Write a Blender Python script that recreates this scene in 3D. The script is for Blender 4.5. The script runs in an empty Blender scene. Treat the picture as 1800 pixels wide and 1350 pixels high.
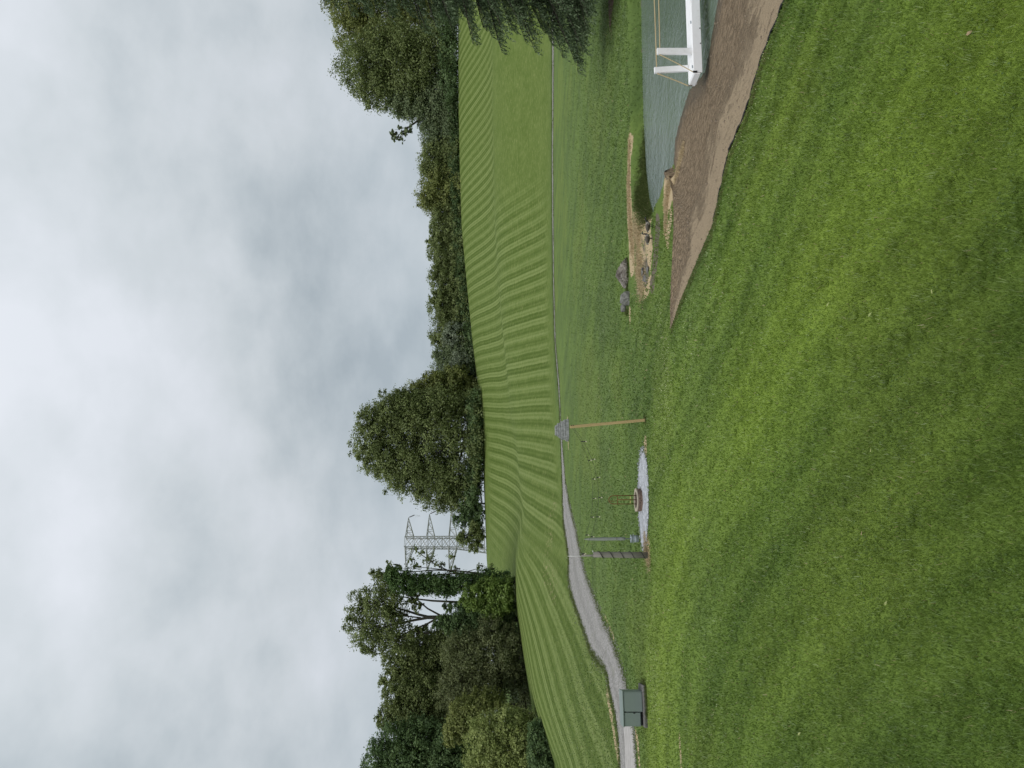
import bpy, bmesh, math, random
import numpy as np
from mathutils import Vector, Matrix

rng = np.random.default_rng(11)
random.seed(5)
sc = bpy.context.scene
U = 4.0 / 3.0            # authoring unit -> metres (applied when a mesh is made)
F = 1350.0               # focal length in photograph pixels (1800 wide)
VH = 900.0               # horizon column of the sideways photograph
ZC = 4.5                 # camera height, authoring units
R = math.radians

# ------------------------------------------------------------------ camera
cam_d = bpy.data.cameras.new('camera')
cam_d.sensor_width = 36.0
cam_d.lens = 36.0 * F / 1800.0
cam_d.clip_start = 0.1
cam_d.clip_end = 8000
cam = bpy.data.objects.new('camera', cam_d)
sc.collection.objects.link(cam)
# the photograph was taken with the camera turned on its side: image right = down, image up = world right
cam.matrix_world = Matrix(((0, 1, 0, 0), (0, 0, -1, 0), (-1, 0, 0, ZC * U), (0, 0, 0, 1)))
sc.camera = cam

# ------------------------------------------------------------------ world: overcast sky
SUN_EL, SUN_AZ = 58.0, 200.0
world = bpy.data.worlds.new('World')
sc.world = world
world.use_nodes = True
wt = world.node_tree
wt.nodes.clear()


class NT:
    """small helper to write node trees"""
    def __init__(self, tree):
        self.t = tree

    def n(self, typ, inputs=None, **props):
        nd = self.t.nodes.new(typ)
        for k, v in props.items():
            setattr(nd, k, v)
        for k, v in (inputs or {}).items():
            self.set(nd.inputs[k], v)
        return nd

    def set(self, sock, v):
        if isinstance(v, bpy.types.NodeSocket):
            self.t.links.new(v, sock)
        elif isinstance(v, (tuple, list)) and sock.type == 'RGBA' and len(v) == 3:
            sock.default_value = (*v, 1)
        else:
            sock.default_value = v

    def math(self, op, a, b=0.0, c=0.0, clamp=False):
        nd = self.n('ShaderNodeMath', {0: a, 1: b, 2: c}, operation=op, use_clamp=clamp)
        return nd.outputs[0]

    def vmath(self, op, a, b=(0, 0, 0)):
        nd = self.n('ShaderNodeVectorMath', {0: a, 1: b}, operation=op)
        return nd.outputs[0]

    def mix(self, f, a, b, mode='MIX'):
        nd = self.n('ShaderNodeMix', data_type='RGBA', blend_type=mode)
        self.set(nd.inputs[0], f)
        self.set(nd.inputs[6], a)
        self.set(nd.inputs[7], b)
        return nd.outputs[2]

    def noise(self, vec, scale, detail=4.0, rough=0.55, dist=0.0):
        nd = self.n('ShaderNodeTexNoise', {'Vector': vec, 'Scale': scale, 'Detail': detail, 'Roughness': rough, 'Distortion': dist})
        return nd.outputs['Fac']

    def ramp(self, f, stops):
        nd = self.n('ShaderNodeValToRGB', {'Fac': f})
        e = nd.color_ramp.elements
        while len(e) < len(stops):
            e.new(0.5)
        for el, (p, c) in zip(e, stops):
            el.position = p
            el.color = (*c, 1) if len(c) == 3 else c
        return nd.outputs['Color']

    def rng(self, f, a, b, c=0.0, d=1.0, smooth=True):
        nd = self.n('ShaderNodeMapRange', {0: f, 1: a, 2: b, 3: c, 4: d}, interpolation_type='SMOOTHSTEP' if smooth else 'LINEAR')
        return nd.outputs[0]

    def attr(self, name, out='Fac'):
        return self.n('ShaderNodeAttribute', attribute_name=name).outputs[out]

    def pos(self):
        return self.n('ShaderNodeNewGeometry').outputs['Position']


w = NT(wt)
direction = w.n('ShaderNodeTexCoord').outputs['Generated']
sep = w.n('ShaderNodeSeparateXYZ', {0: direction})
zc_ = w.math('ADD', w.math('MAXIMUM', sep.outputs[2], 0.0), 0.50)
px_ = w.math('DIVIDE', sep.outputs[0], zc_)
py_ = w.math('DIVIDE', sep.outputs[1], zc_)
plane = w.n('ShaderNodeCombineXYZ', {0: px_, 1: py_, 2: 0.37}).outputs[0]
big = w.noise(plane, 1.7, 3.0, 0.5, 0.15)
mid = w.noise(plane, 4.2, 5.0, 0.54, 0.08)
fine = w.noise(plane, 14.0, 4.0, 0.55, 0.2)
cl = w.math('ADD', w.math('MULTIPLY', big, 0.52), w.math('ADD', w.math('MULTIPLY', mid, 0.44), w.math('MULTIPLY', fine, 0.08)))
cloud = w.ramp(cl, [(0.39, (0.268, 0.306, 0.332)), (0.47, (0.345, 0.382, 0.406)), (0.55, (0.415, 0.447, 0.470)), (0.68, (0.500, 0.524, 0.560))])
# low sky near the skyline is an even blue grey
low = w.rng(sep.outputs[2], 0.02, 0.30)
cloud = w.mix(low, w.mix(0.45, cloud, (0.385, 0.445, 0.500)), cloud)
# an overcast sky is brighter overhead than at the horizon
grad = w.math('ADD', w.math('MULTIPLY', w.math('MAXIMUM', sep.outputs[2], 0.0), 0.5), 0.92)
cloud = w.vmath('MULTIPLY', cloud, w.n('ShaderNodeCombineXYZ', {0: grad, 1: grad, 2: grad}).outputs[0])
sky = w.n('ShaderNodeTexSky', sky_type='NISHITA')
sky.sun_disc = False
sky.sun_elevation = R(SUN_EL)
sky.sun_rotation = R(SUN_AZ)
bg_clear = w.n('ShaderNodeBackground', {'Color': sky.outputs[0], 'Strength': 0.07})
bg_cloud = w.n('ShaderNodeBackground', {'Color': cloud, 'Strength': 1.0})
mixs = w.n('ShaderNodeMixShader', {0: 0.94, 1: bg_clear.outputs[0], 2: bg_cloud.outputs[0]})
wo = w.n('ShaderNodeOutputWorld', {'Surface': mixs.outputs[0]})

# ------------------------------------------------------------------ sun through the cloud
sun_d = bpy.data.lights.new('sun', 'SUN')
sun_d.energy = 1.5
sun_d.angle = R(38)
sun_d.color = (1.0, 0.965, 0.91)
sun = bpy.data.objects.new('sun', sun_d)
sc.collection.objects.link(sun)
az = R(SUN_AZ)
sdir = Vector((math.sin(az) * math.cos(R(SUN_EL)), math.cos(az) * math.cos(R(SUN_EL)), math.sin(R(SUN_EL))))
sun.rotation_euler = sdir.to_track_quat('Z', 'Y').to_euler()
sun.location = (0, -20, 60)

sc.view_settings.view_transform = 'Standard'
sc.view_settings.look = 'None'
sc.view_settings.exposure = 0.47
sc.view_settings.gamma = 1.0
sc.view_settings.use_curve_mapping = False
sc.cycles.max_bounces = 5
sc.cycles.diffuse_bounces = 2
sc.cycles.glossy_bounces = 3
sc.cycles.transmission_bounces = 3
sc.cycles.use_adaptive_sampling = True
sc.cycles.adaptive_threshold = 0.02

# ------------------------------------------------------------------ geometry helpers


def P(y, v, D):
    """point at depth D seen at photograph pixel (v, y)"""
    return np.array(((675.0 - y) / F * D, D, ZC - (v - VH) / F * D))


def G(y, v, z=0.0):
    """ground point at height z seen at photograph pixel (v, y)"""
    D = (ZC - z) * F / (v - VH)
    return np.array(((675.0 - y) / F * D, D))


def link(o, parent=None):
    sc.collection.objects.link(o)
    if parent is not None:
        o.parent = parent
    return o


def tag(o, label=None, cat=None, group=None, kind=None):
    if label:
        o['label'] = label
    if cat:
        o['category'] = cat
    if group:
        o['group'] = group
    if kind:
        o['kind'] = kind
    return o


def empty(name, loc, rz=0.0, label=None, cat=None, group=None):
    o = bpy.data.objects.new(name, None)
    o.location = Vector(loc) * U
    o.rotation_euler = (0, 0, rz)
    o.empty_display_size = 0.3
    link(o)
    return tag(o, label, cat, group)


def mesh_np(name, verts, faces_flat, k, mats, parent=None, smooth=False, mat_idx=None, attrs=None):
    """mesh of k-gons from flat numpy arrays (authoring units)"""
    me = bpy.data.meshes.new(name)
    verts = np.asarray(verts, dtype=np.float64).reshape(-1, 3) * U
    faces_flat = np.asarray(faces_flat, dtype=np.int32).ravel()
    nf = len(faces_flat) // k
    me.vertices.add(len(verts))
    me.vertices.foreach_set('co', verts.ravel())
    me.loops.add(len(faces_flat))
    me.loops.foreach_set('vertex_index', faces_flat)
    me.polygons.add(nf)
    me.polygons.foreach_set('loop_start', np.arange(0, nf * k, k, dtype=np.int32))
    if mat_idx is not None:
        me.polygons.foreach_set('material_index', np.asarray(mat_idx, dtype=np.int32))
    if smooth:
        me.polygons.foreach_set('use_smooth', np.ones(nf, dtype=bool))
    for a, vals in (attrs or {}).items():
        at = me.attributes.new(a, 'FLOAT', 'POINT')
        at.data.foreach_set('value', np.asarray(vals, dtype=np.float32))
    for m in (mats if isinstance(mats, (list, tuple)) else [mats]):
        me.materials.append(m)
    me.update()
    me.validate()
    o = bpy.data.objects.new(name, me)
    return link(o, parent)


class MB:
    """collects shapes, then links them as ONE mesh object"""
    def __init__(self):
        self.v = []
        self.f = []
        self.m = []

    def add(self, vs, fs, m=0):
        b = len(self.v)
        self.v += [tuple(p) for p in vs]
        self.f += [tuple(b + i for i in f) for f in fs]
        self.m += [m] * len(fs)
        return self

    def box(self, c, s, m=0, rot=None, taper=1.0):
        hx, hy, hz = s[0] / 2, s[1] / 2, s[2] / 2
        pts = []
        for z, k in ((-hz, 1.0), (hz, taper)):
            for x, y in ((-hx, -hy), (hx, -hy), (hx, hy), (-hx, hy)):
                p = Vector((x * k, y * k, z))
                if rot is not None:
                    p = rot @ p
                pts.append((p.x + c[0], p.y + c[1], p.z + c[2]))
        return self.add(pts, [(3, 2, 1, 0), (4, 5, 6, 7), (0, 1, 5, 4), (1, 2, 6, 5), (2, 3, 7, 6), (3, 0, 4, 7)], m)

    def tube(self, pts, rad, sides=6, m=0, cap=True, mats=None, flat=1.0):
        pts = [Vector(p) for p in pts]
        n = len(pts)
        if not hasattr(rad, '__len__'):
            rad = [rad] * n
        vs, fs, ms = [], [], []
        up = Vector((0, 0, 1))
        prev = None
        for i, p in enumerate(pts):
            d = (pts[min(i + 1, n - 1)] - pts[max(i - 1, 0)])
            if d.length < 1e-9:
                d = Vector((0, 0, 1))
            d.normalize()
            if prev is None:
                a = up if abs(d.z) < 0.9 else Vector((1, 0, 0))
                s = d.cross(a).normalized()
            else:
                s = (prev - d * prev.dot(d)).normalized()
            prev = s
            t = d.cross(s)
            for k in range(sides):
                an = 2 * math.pi * k / sides
                vs.append(p + s * math.cos(an) * rad[i] * flat + t * math.sin(an) * rad[i])
        for i in range(n - 1):
            for k in range(sides):
                k2 = (k + 1) % sides
                fs.append((i * sides + k, i * sides + k2, (i + 1) * sides + k2, (i + 1) * sides + k))
                ms.append(mats[i] if mats else m)
        if cap:
            fs.append(tuple(range(sides - 1, -1, -1)))
            ms.append(mats[0] if mats else m)
            fs.append(tuple((n - 1) * sides + k for k in range(sides)))
            ms.append(mats[-1] if mats else m)
        b = len(self.v)
        self.v += [tuple(p) for p in vs]
        self.f += [tuple(b + i for i in f) for f in fs]
        self.m += ms
        return self

    def build(self, name, mats, parent=None, smooth=False, bevel=0.0, origin=(0, 0, 0)):
        me = bpy.data.meshes.new(name)
        ox, oy, oz = origin
        me.from_pydata([((x - ox) * U, (y - oy) * U, (z - oz) * U) for x, y, z in self.v], [], self.f)
        for mm in (mats if isinstance(mats, (list, tuple)) else [mats]):
            me.materials.append(mm)
        for p, mi in zip(me.polygons, self.m):
            p.material_index = mi
            p.use_smooth = smooth
        if bevel > 0:
            bm = bmesh.new()
            bm.from_mesh(me)
            bmesh.ops.bevel(bm, geom=list(bm.edges), offset=bevel * U, segments=2, affect='EDGES', profile=0.6)
            bm.to_mesh(me)
            bm.free()
        me.update()
        o = bpy.data.objects.new(name, me)
        if origin != (0, 0, 0) and parent is None:
            o.location = Vector(origin) * U
        return link(o, parent)


def _hash(ix, iy, seed):
    h = (ix.astype(np.int64) * 374761393 + iy.astype(np.int64) * 668265263 + seed * 974711) & 0x7fffffff
    h = (h ^ (h >> 13)) * 1274126177 & 0x7fffffff
    return ((h ^ (h >> 16)) & 0xffff) / 65535.0


def vnoise(x, y, seed=0):
    x = np.asarray(x, float)
    y = np.asarray(y, float)
    ix, iy = np.floor(x), np.floor(y)
    fx, fy = x - ix, y - iy
    fx = fx * fx * (3 - 2 * fx)
    fy = fy * fy * (3 - 2 * fy)
    a = _hash(ix, iy, seed); b = _hash(ix + 1, iy, seed)
    c = _hash(ix, iy + 1, seed); d = _hash(ix + 1, iy + 1, seed)
    return (a + (b - a) * fx) * (1 - fy) + (c + (d - c) * fx) * fy


def fbm(x, y, seed=0, octv=3):
    s, amp, tot = 0.0, 1.0, 0.0
    for o in range(octv):
        s = s + amp * vnoise(np.asarray(x) * 2 ** o, np.asarray(y) * 2 ** o, seed + o)
        tot += amp
        amp *= 0.5
    return s / tot


def sstep(a, b, x):
    t = np.clip((np.asarray(x, float) - a) / (b - a), 0, 1)
    return t * t * (3 - 2 * t)


def seg_dist(px, py, poly, closed=False):
    pts = list(poly) + ([poly[0]] if closed else [])
    d = np.full(np.shape(px), 1e9)
    for (x0, y0), (x1, y1) in zip(pts[:-1], pts[1:]):
        dx, dy = x1 - x0, y1 - y0
        t = np.clip(((px - x0) * dx + (py - y0) * dy) / max(dx * dx + dy * dy, 1e-9), 0, 1)
        d = np.minimum(d, np.hypot(px - x0 - t * dx, py - y0 - t * dy))
    return d


def inside(px, py, poly):
    r = np.zeros(np.shape(px), bool)
    n = len(poly)
    for i in range(n):
        x0, y0 = poly[i]
        x1, y1 = poly[(i + 1) % n]
        if y0 == y1:
            continue
        c = ((y0 > py) != (y1 > py)) & (px < (x1 - x0) * (py - y0) / (y1 - y0) + x0)
        r ^= c
    return r


def resample(poly, n):
    p = np.array([(q[0], q[1]) for q in poly], float)
    s = np.concatenate([[0], np.cumsum(np.hypot(*np.diff(p, axis=0).T))])
    t = np.linspace(0, s[-1], n)
    return np.stack([np.interp(t, s, p[:, 0]), np.interp(t, s, p[:, 1])], 1)


# ------------------------------------------------------------------ plan of the place (authoring units)
WZ = -0.35                                            # water level
pond = [tuple(G(y, v, WZ)) for y, v in ((-420, 1120), (-200, 1124), (0, 1127), (100, 1129), (200, 1131), (300, 1136), (350, 1142), (372, 1148),
        (380, 1155), (366, 1160), (336, 1168), (312, 1178), (293, 1184), (245, 1187), (208, 1196), (159, 1211), (125, 1240), (73, 1250), (0, 1262))]
pond += [(10.3, 16.8), (11.8, 16.4), (20, 16), (32, 17), (34, 24)]
beach_near = [tuple(G(y, v)) for y, v in ((576, 1180), (530, 1196), (460, 1225), (390, 1255), (270, 1280), (200, 1310), (100, 1340), (0, 1380), (-200, 1450), (-500, 1530))]
beach_far = [(1.60, 21.76), (2.2, 21.85), (3.7, 21.45), (4.3, 21.3), (5.35, 21.45), (5.95, 21.9), (6.35, 22.7), (6.8, 23.5), (7.7, 23.4), (8.4, 22.7),
             (8.8, 21.2), (8.8, 19.9), (9.3, 19.3), (10.0, 18.7), (11.2, 17.6), (12.6, 17.1), (18, 17)]
beach_poly = beach_near + beach_far[::-1]

road_l = [G(y, v) for y, v in ((1900, 1096), (1600, 1094), (1350, 1092), (1300, 1088), (1254, 1082.5), (1221, 1074), (1188, 1069), (1174, 1063), (1161, 1051), (1142, 1041), (1114, 1033),
          (1090, 1025), (1070, 1019.5), (1035, 1011), (1013, 1007), (980, 1003), (917, 994), (881, 991), (834, 988.6), (794, 987), (739, 985), (680, 981.5),
          (600, 975.5), (480, 972.3), (390, 971), (300, 970.8), (200, 970.8), (135, 971), (-50, 971), (-400, 971))]
road_r = [G(y, v) for y, v in ((1900, 1128), (1600, 1124), (1350, 1119), (1300, 1116), (1254, 1112), (1221, 1105), (1188, 1097), (1165, 1090), (1150, 1085), (1130, 1078), (1117, 1074),
          (1090, 1060.5), (1068, 1052), (1040, 1041), (1013, 1030), (980, 1022), (936, 1013.5), (917, 1008.7), (881, 1000), (846, 994), (746, 986.6), (680, 983.6),
          (600, 977.2), (480, 974.0), (390, 972.7), (300, 972.6), (200, 972.8), (135, 973.2), (-50, 973.4), (-400, 973.4))]
road_l = [tuple(p) for p in road_l]
road_r = [tuple(p) for p in road_r]
road_poly = road_l + road_r[::-1]
pad_c = G(878, 1131)
PAD_RX, PAD_RY = 1.66, 1.00
# the hill, column by column: photo y, foot distance, terrace (distance, v), crest (distance, v)
HILL = [(-900, 88, 112, 866, 150, 800), (0, 88, 112, 866, 150, 805), (200, 88, 112, 866, 150, 806), (400, 88, 111, 870, 148, 811),
        (500, 86, 108, 876, 145, 820), (600, 83, 104, 885, 141, 830), (700, 78, 99, 896, 137, 842), (800, 72, 93, 910, 134, 849),
        (900, 64, 86, 922, 132, 853), (980, 57, 84, 909, 130, 856), (1050, 47, 88, 905, 130, 862), (1130, 41, 85, 915, 128, 872),
        (1230, 35, 75, 937, 126, 885), (1350, 33, 62, 985, 124, 905), (1800, 33, 60, 998, 120, 915)]
HT = np.array([(675 - h[0]) / F for h in HILL])[::-1]


def _hk():
    rows = []
    for (y, df, dt, vt, dc, vc) in HILL[::-1]:
        zt = ZC - (vt - VH) / F * dt
        zcst = ZC - (vc - VH) / F * dc
        rows.append([(-50, 0), (0, 0), (df - 1, 0), (dt, zt), (dt + 7, zt + 0.1), (dc, zcst), (dc + 15, zcst + 0.5), (dc + 80, zcst - 4), (520, zcst - 12), (2500, zcst - 20)])
    return np.array(rows)


HK = _hk()


def pchip(D, K, Z):
    """vectorised monotone interpolation: D (N,), K and Z (N,k)"""
    N, k = K.shape
    h = np.diff(K, axis=1)
    s = np.diff(Z, axis=1) / h
    m = np.zeros_like(Z)
    for i in range(1, k - 1):
        prod = s[:, i - 1] * s[:, i]
        w1 = 2 * h[:, i] + h[:, i - 1]
        w2 = h[:, i] + 2 * h[:, i - 1]
        with np.errstate(divide='ignore', invalid='ignore'):
            mm = (w1 + w2) / (w1 / s[:, i - 1] + w2 / s[:, i])
        m[:, i] = np.where(prod > 0, mm, 0)
    out = np.zeros(N)
    for i in range(k - 1):
        sel = (D >= K[:, i]) & (D < K[:, i + 1])
        t = (D[sel] - K[sel, i]) / h[sel, i]
        t2, t3 = t * t, t * t * t
        out[sel] = ((2 * t3 - 3 * t2 + 1) * Z[sel, i] + (t3 - 2 * t2 + t) * h[sel, i] * m[sel, i]
                    + (-2 * t3 + 3 * t2) * Z[sel, i + 1] + (t3 - t2) * h[sel, i] * m[sel, i + 1])
    out = np.where(D >= K[:, -1], Z[:, -1], out)
    return out


def hill_z(X, Y):
    t = X / np.maximum(Y, 8.0)
    K = np.stack([np.interp(t, HT, HK[:, i, 0]) for i in range(HK.shape[1])], 1)
    Z = np.stack([np.interp(t, HT, HK[:, i, 1]) for i in range(HK.shape[1])], 1)
    return pchip(np.clip(Y, -40, 2499), K, Z), K


def zf(X, Y, bed=False):
    """height of the ground; bed=True sinks it a little below the sheets that lie on it"""
    X = np.asarray(X, float); Y = np.asarray(Y, float)
    shp = X.shape
    X = X.ravel(); Y = Y.ravel()
    z, K = hill_z(X, Y)
    on_hill = sstep(0, 12, Y - K[:, 2])
    z = z + on_hill * (fbm(X / 14, Y / 14, 3, 2) - 0.5) * 0.3
    z = z + (1 - on_hill) * (fbm(X / 5.0, Y / 5.0, 9) - 0.5) * 0.07 * sstep(0.0, 3.0, 100 - Y)
    near = (X > -3) & (X < 40) & (Y > 5) & (Y < 36)
    if near.any():
        x, y = X[near], Y[near]
        zz = z[near]
        ip = inside(x, y, pond)
        dp = seg_dist(x, y, pond, True)
        ib = inside(x, y, beach_poly)
        de = seg_dist(x, y, beach_near)
        de2 = seg_dist(x, y, beach_far[:5])
        de = np.minimum(de, de2 * 1.6)
        zb = WZ * de / (de + dp + 1e-6)
        bank = WZ + (zz - WZ + 0.05 * np.exp(-((dp - 0.9) / 0.4) ** 2)) * sstep(-0.02, 0.75, dp)
        zz = np.where(ib, zb, bank)
        zz = np.where(ip, WZ - 0.02 - 0.45 * np.minimum(dp, 2.2), zz)
        z[near] = zz
        if bed:
            z[near] -= 0.06 * sstep(0.02, 0.3, np.where(ib & ~ip, np.minimum(seg_dist(x, y, beach_poly, True), 1), 0))
    if bed:
        nr = (Y > 25) & (Y < 95)
        x, y = X[nr], Y[nr]
        ir = inside(x, y, road_poly)
        dr = seg_dist(x, y, road_poly, True)
        z[nr] -= 0.06 * np.where(ir, sstep(0.0, 0.4, dr), 0)
        q = np.hypot((X - pad_c[0]) / PAD_RX, (Y - pad_c[1]) / PAD_RY)
        z -= 0.05 * (1 - sstep(0.75, 0.95, q))
    return z.reshape(shp)


def zg(x, y):
    return float(zf(np.array([x]), np.array([y]))[0])


# ------------------------------------------------------------------ materials
MATS = {}


def mat(name):
    m = bpy.data.materials.new(name)
    m.use_nodes = True
    m.node_tree.nodes.clear()
    MATS[name] = m
    return m, NT(m.node_tree)


def out(t, shader, disp=None):
    t.n('ShaderNodeOutputMaterial', {'Surface': shader})


def principled(t, color, rough=0.8, bump=None, strength=0.4, dist=0.05, spec=0.25, metal=0.0, **kw):
    inp = {'Base Color': color, 'Roughness': rough, 'Metallic': metal, 'Specular IOR Level': spec}
    inp.update(kw)
    if bump is not None:
        b = t.n('ShaderNodeBump', {'Height': bump, 'Strength': strength, 'Distance': dist})
        inp['Normal'] = b.outputs[0]
    p = t.n('ShaderNodeBsdfPrincipled', inp)
    return p.outputs[0]


def lawn_colour(X, Y):
    """mown lawn, per point: base green, broad patches, faint curved mowing bands in the foreground"""
    n1 = fbm(X / 4.6, Y / 4.6, 61, 4)
    d = (X - 1.6) * 0.886 + (Y - 21.7) * 0.463
    d = d + 0.05 * np.minimum(X + 1.0, 0) ** 2 + (fbm(X / 4, Y / 4, 81, 3) - 0.5) * 0.4
    along = (Y - 21.7) * 0.886 - (X - 1.6) * 0.463
    n2 = 0.6 * fbm(d * 1.7, along * 0.28, 71, 4) + 0.4 * fbm(X * 0.9, Y * 0.9, 72, 4)
    near_ = 1 - sstep(20, 27, Y + 0.25 * X)
    band = sstep(-0.9, 0.9, np.sin(d * 2 * math.pi / 0.95) + 0.6 * np.sin(d * 2 * math.pi / 0.41 + 1) + 2.0 * (fbm(d * 1.2, along * 0.12, 44, 3) - 0.5)) * (0.25 + 0.75 * near_)
    wide = np.exp(-((d + 5.0) / 1.8) ** 2) * near_ + 0.55 * np.exp(-((d + 1.8) / 0.8) ** 2) * near_ + 0.35 * np.exp(-((d + 9.0) / 1.0) ** 2)
    def mx(c, f, d):
        return c * (1 - f[:, None]) + np.array(d)[None] * f[:, None]
    c = mx(np.repeat(np.array([[0.070, 0.124, 0.017]]), len(X), 0), sstep(0.28, 0.72, n2), (0.116, 0.188, 0.028))
    c = mx(c, band * 0.50, (0.160, 0.232, 0.043))  # mowing bands: sheen of the cut grass put into the colour
    c = mx(c, wide * 0.55, (0.192, 0.268, 0.030))
    c = mx(c, sstep(0.52, 0.72, n1) * 0.25, (0.176, 0.228, 0.032))
    c = mx(c, sstep(0.48, 0.28, n1) * 0.20, (0.096, 0.150, 0.044))
    c = c * (1.06 + near_ * (-0.10 + 0.14 * band + 0.17 * wide))[:, None]
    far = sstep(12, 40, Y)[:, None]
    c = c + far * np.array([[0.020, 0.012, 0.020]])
    return c * np.array([[1.07, 1.06, 1.08]]) + np.array([[0.0, 0.0, 0.006]])


def set_colour(o, name, col):
    at = o.data.color_attributes.new(name, 'FLOAT_COLOR', 'POINT')
    at.data.foreach_set('color', np.concatenate([col, np.ones((len(col), 1))], 1).astype(np.float32).ravel())


# ground: lawn, mown hill, dry and muddy places
m, t = mat('ground_grass')
pos = t.pos()
flat = t.vmath('MULTIPLY', pos, (1, 1, 0))
n3 = t.noise(flat, 5.0, 4.0, 0.65)
lawn = t.mix(t.math('MULTIPLY', t.rng(n3, 0.35, 0.75), 0.35), t.attr('lawn_col', 'Color'), (0.062, 0.100, 0.020))
fld_n = t.noise(flat, 0.35, 5.0, 0.6, 0.4)
fld_f = t.noise(flat, 2.2, 4.0, 0.7)
field = t.mix(t.rng(fld_n, 0.3, 0.75), (0.094, 0.138, 0.029), (0.128, 0.172, 0.044))
# mowing rows on the hill and on the left field: grass sheen put into the colour as wobbling, uneven bands
wob = t.math('MULTIPLY', t.math('SUBTRACT', t.noise(flat, 0.05, 2.0, 0.5), 0.5), 0.30)
wob2 = t.math('MULTIPLY', t.math('SUBTRACT', fld_n, 0.5), 0.07)


def rows(coord, amp):
    cc = t.math('ADD', coord, t.math('ADD', wob, wob2))
    sn = t.math('SINE', t.math('MULTIPLY', cc, 2 * math.pi))
    sn2 = t.math('SINE', t.math('MULTIPLY', cc, 2 * math.pi * 3.3))
    b = t.math('ADD', t.rng(sn, -0.32, 0.32), t.math('MULTIPLY', sn2, 0.30))
    var = t.rng(t.noise(t.n('ShaderNodeCombineXYZ', {0: t.math('MULTIPLY', coord, 0.55), 1: 0.0, 2: 0.0}).outputs[0], 1.0, 2.0), 0.25, 0.7, 0.45, 1.0)
    return t.math('MULTIPLY', t.math('SUBTRACT', b, 0.5), t.math('MULTIPLY', amp, var))


band = t.math('ADD', rows(t.attr('row_hill'), t.attr('amp_hill')), rows(t.attr('row_left'), t.attr('amp_left')))
band = t.math('MULTIPLY', band, t.rng(fld_f, 0.1, 0.6, 0.75, 1.1))
field = t.mix(t.math('MULTIPLY', t.math('MAXIMUM', band, 0.0), 1.2), field, (0.186, 0.232, 0.080))
field = t.mix(t.math('MULTIPLY', t.math('MAXIMUM', t.math('MULTIPLY', band, -1.0), 0.0), 1.3), field, (0.056, 0.090, 0.013))
field = t.mix(t.math('MULTIPLY', t.rng(fld_f, 0.38, 0.75), 0.5), field, (0.088, 0.130, 0.028))
spk = t.noise(t.vmath('MULTIPLY', flat, (0.7, 1.6, 0)), 1.5, 4.0, 0.75)
field = t.mix(t.math('MULTIPLY', t.rng(spk, 0.50, 0.70), 0.55), field, (0.215, 0.240, 0.090))
field = t.mix(t.math('MULTIPLY', t.rng(spk, 0.48, 0.30), 0.5), field, (0.060, 0.094, 0.018))
col = t.mix(t.attr('field'), lawn, field)
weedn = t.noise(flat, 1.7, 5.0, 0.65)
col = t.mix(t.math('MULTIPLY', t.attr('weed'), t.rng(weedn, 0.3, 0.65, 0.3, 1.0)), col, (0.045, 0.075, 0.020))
dryn = t.noise(flat, 2.2, 6.0, 0.68, 0.4)
dmask = t.rng(t.math('ADD', t.attr('dry'), t.math('MULTIPLY', t.math('SUBTRACT', dryn, 0.5), 1.3)), 0.42, 0.62)
straw = t.mix(t.noise(flat, 14.0, 3.0, 0.7), (0.26, 0.195, 0.115), (0.56, 0.44, 0.28))
col = t.mix(dmask, col, straw)
mmask = t.rng(t.math('ADD', t.attr('mud'), t.math('MULTIPLY', t.math('SUBTRACT', weedn, 0.5), 1.0)), 0.45, 0.65)
col = t.mix(mmask, col, t.mix(t.noise(flat, 5.0, 4.0, 0.7), (0.035, 0.033, 0.028), (0.22, 0.185, 0.135)))
hgt = t.math('ADD', t.noise(flat, 9.0, 3.0, 0.75), t.math('MULTIPLY', t.noise(flat, 1.6, 2.0, 0.6), 1.5))
out(t, principled(t, col, 0.92, hgt, 0.55, 0.10, 0.12))

# grass blades
m, t = mat('grass_blade')
lawn = t.attr('lawn_col', 'Color')
tint = t.attr('tint')
c = t.mix(t.rng(tint, 0.0, 0.45, 0.55, 0.0, False), lawn, (0.040, 0.080, 0.010))
c = t.mix(t.rng(tint, 0.5, 0.97, 0.0, 0.75, False), c, (0.205, 0.280, 0.062))
c = t.mix(t.rng(tint, 0.985, 1.0, 0.0, 0.8), c, (0.36, 0.30, 0.16))
d1 = t.n('ShaderNodeBsdfDiffuse', {'Color': c})
d2 = t.n('ShaderNodeBsdfTranslucent', {'Color': c})
g1 = t.n('ShaderNodeBsdfGlossy', {'Color': (0.6, 0.65, 0.6), 'Roughness': 0.42})
mx = t.n('ShaderNodeMixShader', {0: 0.36, 1: d1.outputs[0], 2: d2.outputs[0]})
mx2 = t.n('ShaderNodeMixShader', {0: 0.045, 1: mx.outputs[0], 2: g1.outputs[0]})
out(t, mx2.outputs[0])


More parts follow.
